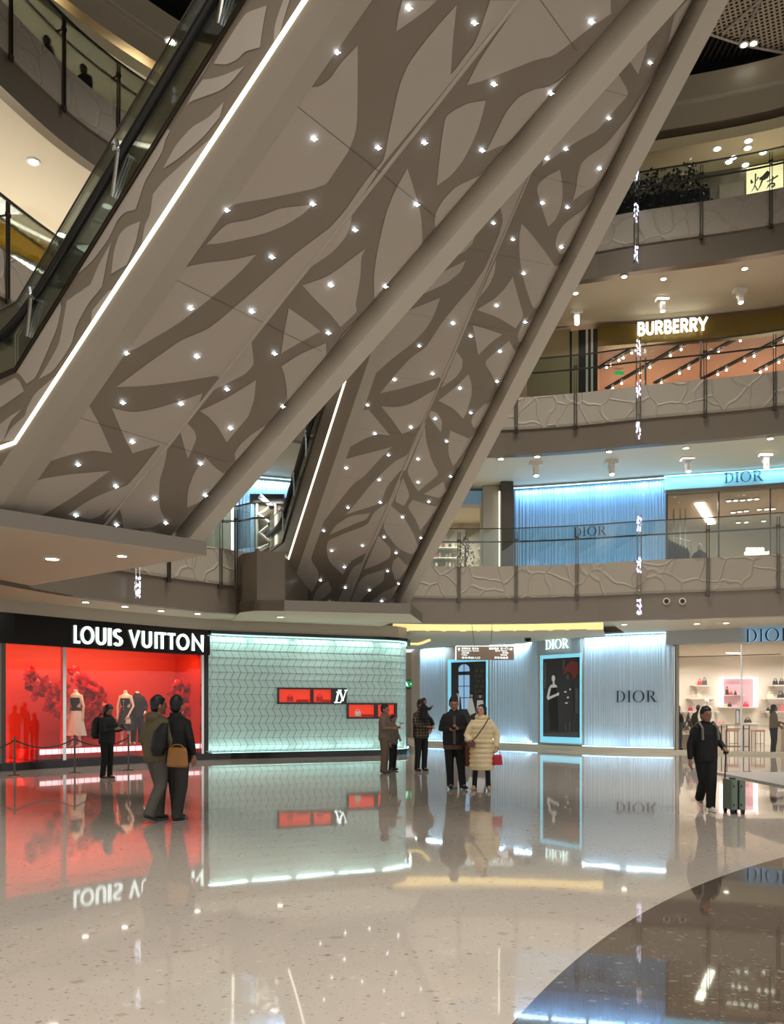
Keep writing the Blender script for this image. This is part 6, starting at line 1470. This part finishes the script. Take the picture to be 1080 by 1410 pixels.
for ch in r6.children:
    if ch.name.startswith('jacket'): plaid(ch.data.materials[0])
carried('waist_bag', 'small dark bag at the side of the person in the plaid jacket', 'bag', r6, (.2, .18, .86), bag_build((40, 52, 60), .2, .16, .1, .03))
cw = r6.location+Matrix.Rotation(r6.rotation_euler.z, 3, 'Z')@Vector((-.12, -.27, 0))
rc, *_ = person('small person dressed in black with white shoes carried by the person in plaid', 0, 0, 1.02, 100, dict(kneeL=(.1, -.3, .86), ankL=(.11, -.42, .6), kneeR=(-.1, -.3, .86), ankR=(-.11, -.42, .6), footL=(0, -.5, -.8), footR=(0, -.5, -.8), elL=(.2, -.2, 1.25), wrL=(.14, -.32, 1.35), elR=(-.2, -.2, 1.25), wrR=(-.14, -.32, 1.35)), 'jacket', (12, 12, 13), (16, 16, 18), (210, 206, 200), 'short', Y=cw.y, zf=.84, top_w=1.2)
rc.location = (cw.x, cw.y, .86)
# 7 man looking at his phone
r7, *_ = person('person in black jacket and trousers looking at a phone, beside the cream coat', 625, 1086.5, 1.84, 0, dict(elR=(-.245, .0, 1.14), wrR=(-.07, -.22, 1.14), palmR=(0, 0, -1), elL=(.24, .02, 1.13), wrL=(.05, -.24, 1.16), palmL=(0, 0, -1), ankL=(.17, -.03, .09), kneeL=(.13, -.03, .5), ankR=(-.06, .02, .09), kneeR=(-.08, -.02, .5), footL=(.45, -.85, 0), curlR=.8, curlL=.9), 'jacket', (14, 12, 12), (8, 8, 9), (18, 17, 17), 'short', hem=(84, 56, 40), head_pitch=14, top_w=1.06, leg_w=1.08)
mb = MB(); mb.box((0, -.158*1.05*1.06*.98-.004, 1.13*1.05), (.05, .01, .56)); part(mb, 'shirt_front', mat('grey_shirt', (84, 76, 70), .8), r7)
mb = MB(); mb.box((0.015, -.158*1.05*1.06*.98-.008, 1.12*1.05), (.008, .01, .56)); part(mb, 'zip', M['steel'], r7)
carried('phone', 'dark phone in the hands of the person in black beside the cream coat', 'phone', r7, (-.03, -.33, 1.25), phone_build)
carried('tote_bag', 'brown leather bag hanging behind the person in black, beside the cream coat', 'bag', r7, (.285, .05, .46), bag_build((112, 62, 24), .22, .48, .14, .26))
# 8 woman in the cream puffer coat
PUFF = mat('cream_quilt', (226, 206, 164), .6, bump=(9, .25, .02))
r8, *_ = person('person in a long cream quilted coat holding a red handbag, standing in the centre', 663.5, 1088.5, 1.69, -8, dict(elR=(-.3, -.03, 1.12), wrR=(-.2, -.22, .95), elL=(.31, .03, 1.13), wrL=(.3, -.04, .87), ankL=(.14, .0, .09), ankR=(-.15, .02, .09), kneeL=(.12, -.02, .5), kneeR=(-.12, -.02, .5), footL=(.2, -1, 0), footR=(-.35, -1, 0), curlL=1.2, curlR=1.0), 'coat', (226, 206, 164), (14, 14, 15), (168, 142, 120), 'long', head_yaw=-28, head_pitch=-8, mats={'top': PUFF}, leg_w=.8, skin=mat('skin_fair', (196, 150, 126), .5), top_w=1.02, hair_c=(18, 14, 13))
mb = MB(); mb.loft([((0, .0, 1.40), .12, .11, 0), ((0, .01, 1.45), .14, .12, 0), ((0, .02, 1.5), .11, .1, 0)]); remesh(mb, 'coat_collar', PUFF, r8, .013, 1)
strap(r8, [(.14, -.1, 1.42), (.04, -.22, 1.25), (-.08, -.24, 1.08), (-.19, -.24, .96)], .011, mat('strap_brown', (84, 52, 38), .5), 'crossbody_strap')
carried('red_handbag', 'small red handbag held in the left hand of the person in the cream coat', 'handbag', r8, (.30, -.05, .51), bag_build((178, 22, 50), .2, .2, .12, .13))
carried('crossbody_pouch', 'small brown pouch on the strap of the person in the cream coat', 'pouch', r8, (-.19, -.27, .86), bag_build((96, 58, 44), .15, .12, .06, .02))
# 9 walking man with the suitcase
r9, *_ = person('person in all black with white shoes walking and pulling a green suitcase', 972, 1116, 1.63, 6, dict(elR=(-.27, .02, 1.12), wrR=(-.28, -.02, .85), elL=(.27, .07, 1.17), wrL=(.265, -.13, 1.055), hdL=(.1, -.6, -.55), palmL=(0, 0, 1), palmR=(-1, 0, 0), hipL=(.08, 0, .92), hipR=(-.08, 0, .92), kneeL=(.05, -.1, .5), ankL=(.03, -.12, .09), kneeR=(-.02, .02, .48), ankR=(.02, .28, .2), footR=(0, -1, -.9), curlL=1.1), 'jacket', (6, 6, 7), (6, 6, 7), (226, 220, 210), 'short', top_w=1.02, leg_w=1.22, sole=(236, 232, 224), hair_c=(14, 13, 13), head_yaw=8)
for f in (-1, 1): mb = MB(); mb.tube([(f*.115, .1, 1.35), (f*.12, -.02, 1.4), (f*.125, -.155, 1.3), (f*.13, -.18, 1.12)], .02, 6); part(mb, 'pack_strap', mat('strap_grey', (112, 108, 104), .6), r9)
mb = MB(); mb.loft([((0, .24, .86), .13, .07, 0), ((0, .25, .95), .16, .1, 0), ((0, .24, 1.25), .15, .1, 0), ((0, .2, 1.34), .1, .06, 0)])
bk = thing('backpack', 'black backpack on the walking person with the suitcase', 'backpack', r9.location, r9.rotation_euler.z); remesh(mb, 'pack_body', mat('pack3', (12, 12, 13), .6), bk, .015, 2)
mb = MB(); mb.tube([(.09, .2, 1.3), (.1, .14, 1.36)], .012); part(mb, 'strap_anchor', M['black_matte'], bk)
# suitcase
Ys = gY(1119); xs = (1011-CX)/F*Ys; sc = Ys/F
r = thing('suitcase', 'upright green-grey hard suitcase pulled by the person in black', 'suitcase', (xs, Ys, 0), 0)
SHL = mat('suitcase_green', (110, 128, 112), .4); wS_, hS_ = 20*sc, 46*sc
def rbox(c, w_, d_, h_, b_=.02):
    mb = MB(); c = Vector(c); pts = []
    for (x, y, a0) in ((w_/2-b_, d_/2-b_, 0), (-w_/2+b_, d_/2-b_, 90), (-w_/2+b_, -d_/2+b_, 180), (w_/2-b_, -d_/2+b_, 270)):
        for k in range(4): a = math.radians(a0+30*k); pts.append(c+V(x+b_*math.cos(a), y+b_*math.sin(a), 0))
    mb.prism(pts, (0, 0, h_)); return mb
for f in (-1, 1): part(rbox((f*wS_*.26, 0, .065), wS_*.46, .38, hS_-.065, .03), 'shell_half', SHL, r)
part(rbox((0, 0, .07), wS_*.07, .37, hS_-.08, .01), 'zip_gap', M['black_matte'], r)
for fx in (-1, 1):
    for fy in (-1, 1):
        mb = MB(); mb.tube([(fx*wS_*.36-.02, fy*.14, .032), (fx*wS_*.36+.02, fy*.14, .032)], .032, 12); mb.box((fx*wS_*.36, fy*.14, .06), (.055, .05, .03)); part(mb, 'wheel', M['rubber'], r)
for f in (-1, 1):
    for z in (.14, hS_-.09): mb = MB(); mb.ell((f*wS_*.26-.02, -.195, z), (.012, .008, .016), 8, 5); part(mb, 'rivet', M['black_matte'], r)
mb = MB(); mb.tube([(-wS_*.42, .12, hS_), (-wS_*.42, .08, hS_+.40)], .011, 6); part(mb, 'telescopic_handle', M['black_matte'], r)
mb = MB(); mb.box((-wS_*.42, .08, hS_+.41), (.035, .13, .03)); part(mb, 'grip', M['rubber'], r)
mb = MB(); mb.box((-wS_*.1, 0, hS_+.012), (.05, .14, .02)); part(mb, 'carry_handle', M['black_matte'], r)

# staff and shopper in the boutique
person('person in a dark suit at the left edge of the boutique glass', 934, 1031, 1.72, 20, None, 'suit', (20, 20, 22), (18, 18, 20), (20, 18, 18), 'short', Y=34.2, leg_w=1.0, face=False, vox=.02)
person('person in black inside the boutique behind the walking person', 962, 1031, 1.76, 150, None, 'suit', (18, 18, 20), (18, 18, 20), (20, 18, 18), 'short', Y=36.2, face=False)
person('long-haired shopper in a beige jacket and wide black trousers before the boutique', 1065.5, 1038, 1.76, 70, dict(elL=(.22, -.08, 1.14), wrL=(.15, -.28, 1.1), elR=(-.2, -.05, 1.13), wrR=(-.12, -.22, .98)), 'jacket', (128, 110, 84), (16, 16, 17), (230, 226, 220), 'long', Y=31.3, leg_w=1.35, top_w=.95, hair_c=(20, 14, 12), face=False)
# people leaning on the fourth level parapet, upper left
person('dark silhouetted person standing behind the fourth level parapet at the upper left', 116, 0, 1.72, -25, dict(elL=(.27, -.1, 1.15), wrL=(.12, -.25, 1.1), elR=(-.27, -.1, 1.15), wrR=(-.12, -.25, 1.1)), 'jacket', (12, 12, 13), (14, 14, 15), (20, 20, 20), 'short', Y=23.3, zf=17.09, top_w=1.3, face=False)
person('person barely showing above the fourth level parapet, left of the silhouetted one', 66, 0, 1.64, -40, None, 'jacket', (14, 14, 15), (14, 14, 15), (20, 20, 20), 'short', Y=22.2, zf=17.09, face=False)

# ================================================================ mannequins
MANN = mat('mannequin_white', (236, 226, 214), .35)
def mann(label, px, H, off, z, yaw, **kw):
    P_ = LV.off(-off); s_ = P_.px(px); p, t, n = P_.at(s_)
    r, P, s, hd = person(label, px, 0, H, yaw, kw.pop('pose', None), skin=MANN, Y=p.y, zf=z, name='mannequin', cat='mannequin', headless=True, shoe_c=(230, 220, 205), **kw)
    return r
m1 = mann('headless white mannequin in a black corset and long white skirt, behind the red window glass', 104.5, 1.86, .75, .5, -15, top='corset', top_c=(14, 14, 16), skirt=(.32, .3, (236, 232, 226)), pose=dict(elL=(.24, 0, 1.12), wrL=(.24, -.02, .86), elR=(-.24, 0, 1.12), wrR=(-.24, -.02, .86)))
m2 = mann('headless white mannequin in a black corset dress with pale buttons, behind the red glass', 173, 1.86, .75, .5, -10, top='corset', top_c=(26, 26, 28), skirt=(.42, .27, (26, 26, 28)), pose=dict(elL=(.24, 0, 1.12), wrL=(.16, -.14, .86), elR=(-.24, 0, 1.12), wrR=(-.22, -.05, .86)))
for z in (1.1, 1.18, 1.26, 1.34): mb = MB(); mb.ell((0, -.135, z), .016, 8, 5); part(mb, 'button', MANN, m2)
carried('silver_pouch', 'small white pouch hanging from the buttoned mannequin hand', 'pouch', m2, (.17, -.17, .66), bag_build((226, 220, 212), .16, .14, .1, .06))
m3 = mann('mannequin in a long black suit beside the buttoned mannequin', 189, 1.84, 1.1, .5, 35, top='suit', top_c=(20, 20, 22), leg_c=(22, 22, 24), leg_w=1.2, pose=dict(elL=(.27, -.02, 1.14), wrL=(.2, -.12, .98)))
for m_ in (m1, m2, m3):
    mb = MB(); mb.lathe((0, 0, 1.52*1.06), [(.055, 0), (.05, .012), (.012, .02), (.01, .06), (.0, .065)], 12); part(mb, 'neck_cap', M['rose'], m_)
c = at(973, 0, 35.3); r, P, s, hd = person('white egg-headed mannequin in a white cape inside the boutique', 973, 0, 2.05, 10, None, 'jacket', (232, 228, 218), (200, 196, 188), (220, 215, 205), 'none', skin=MANN, Y=35.3, zf=0, face=False, name='mannequin', cat='mannequin', headless=False, top_w=1.15, hair_c=(236, 230, 220))
r, P, s, hd = person('headed mannequin in a dark speckled jacket inside the second level boutique', 964, 0, 1.82, -10, None, 'jacket', (44, 42, 44), (30, 28, 30), (20, 20, 20), 'none', skin=MANN, Y=33.0, zf=6.05, face=False, name='mannequin', cat='mannequin', hair_c=(236, 230, 220))
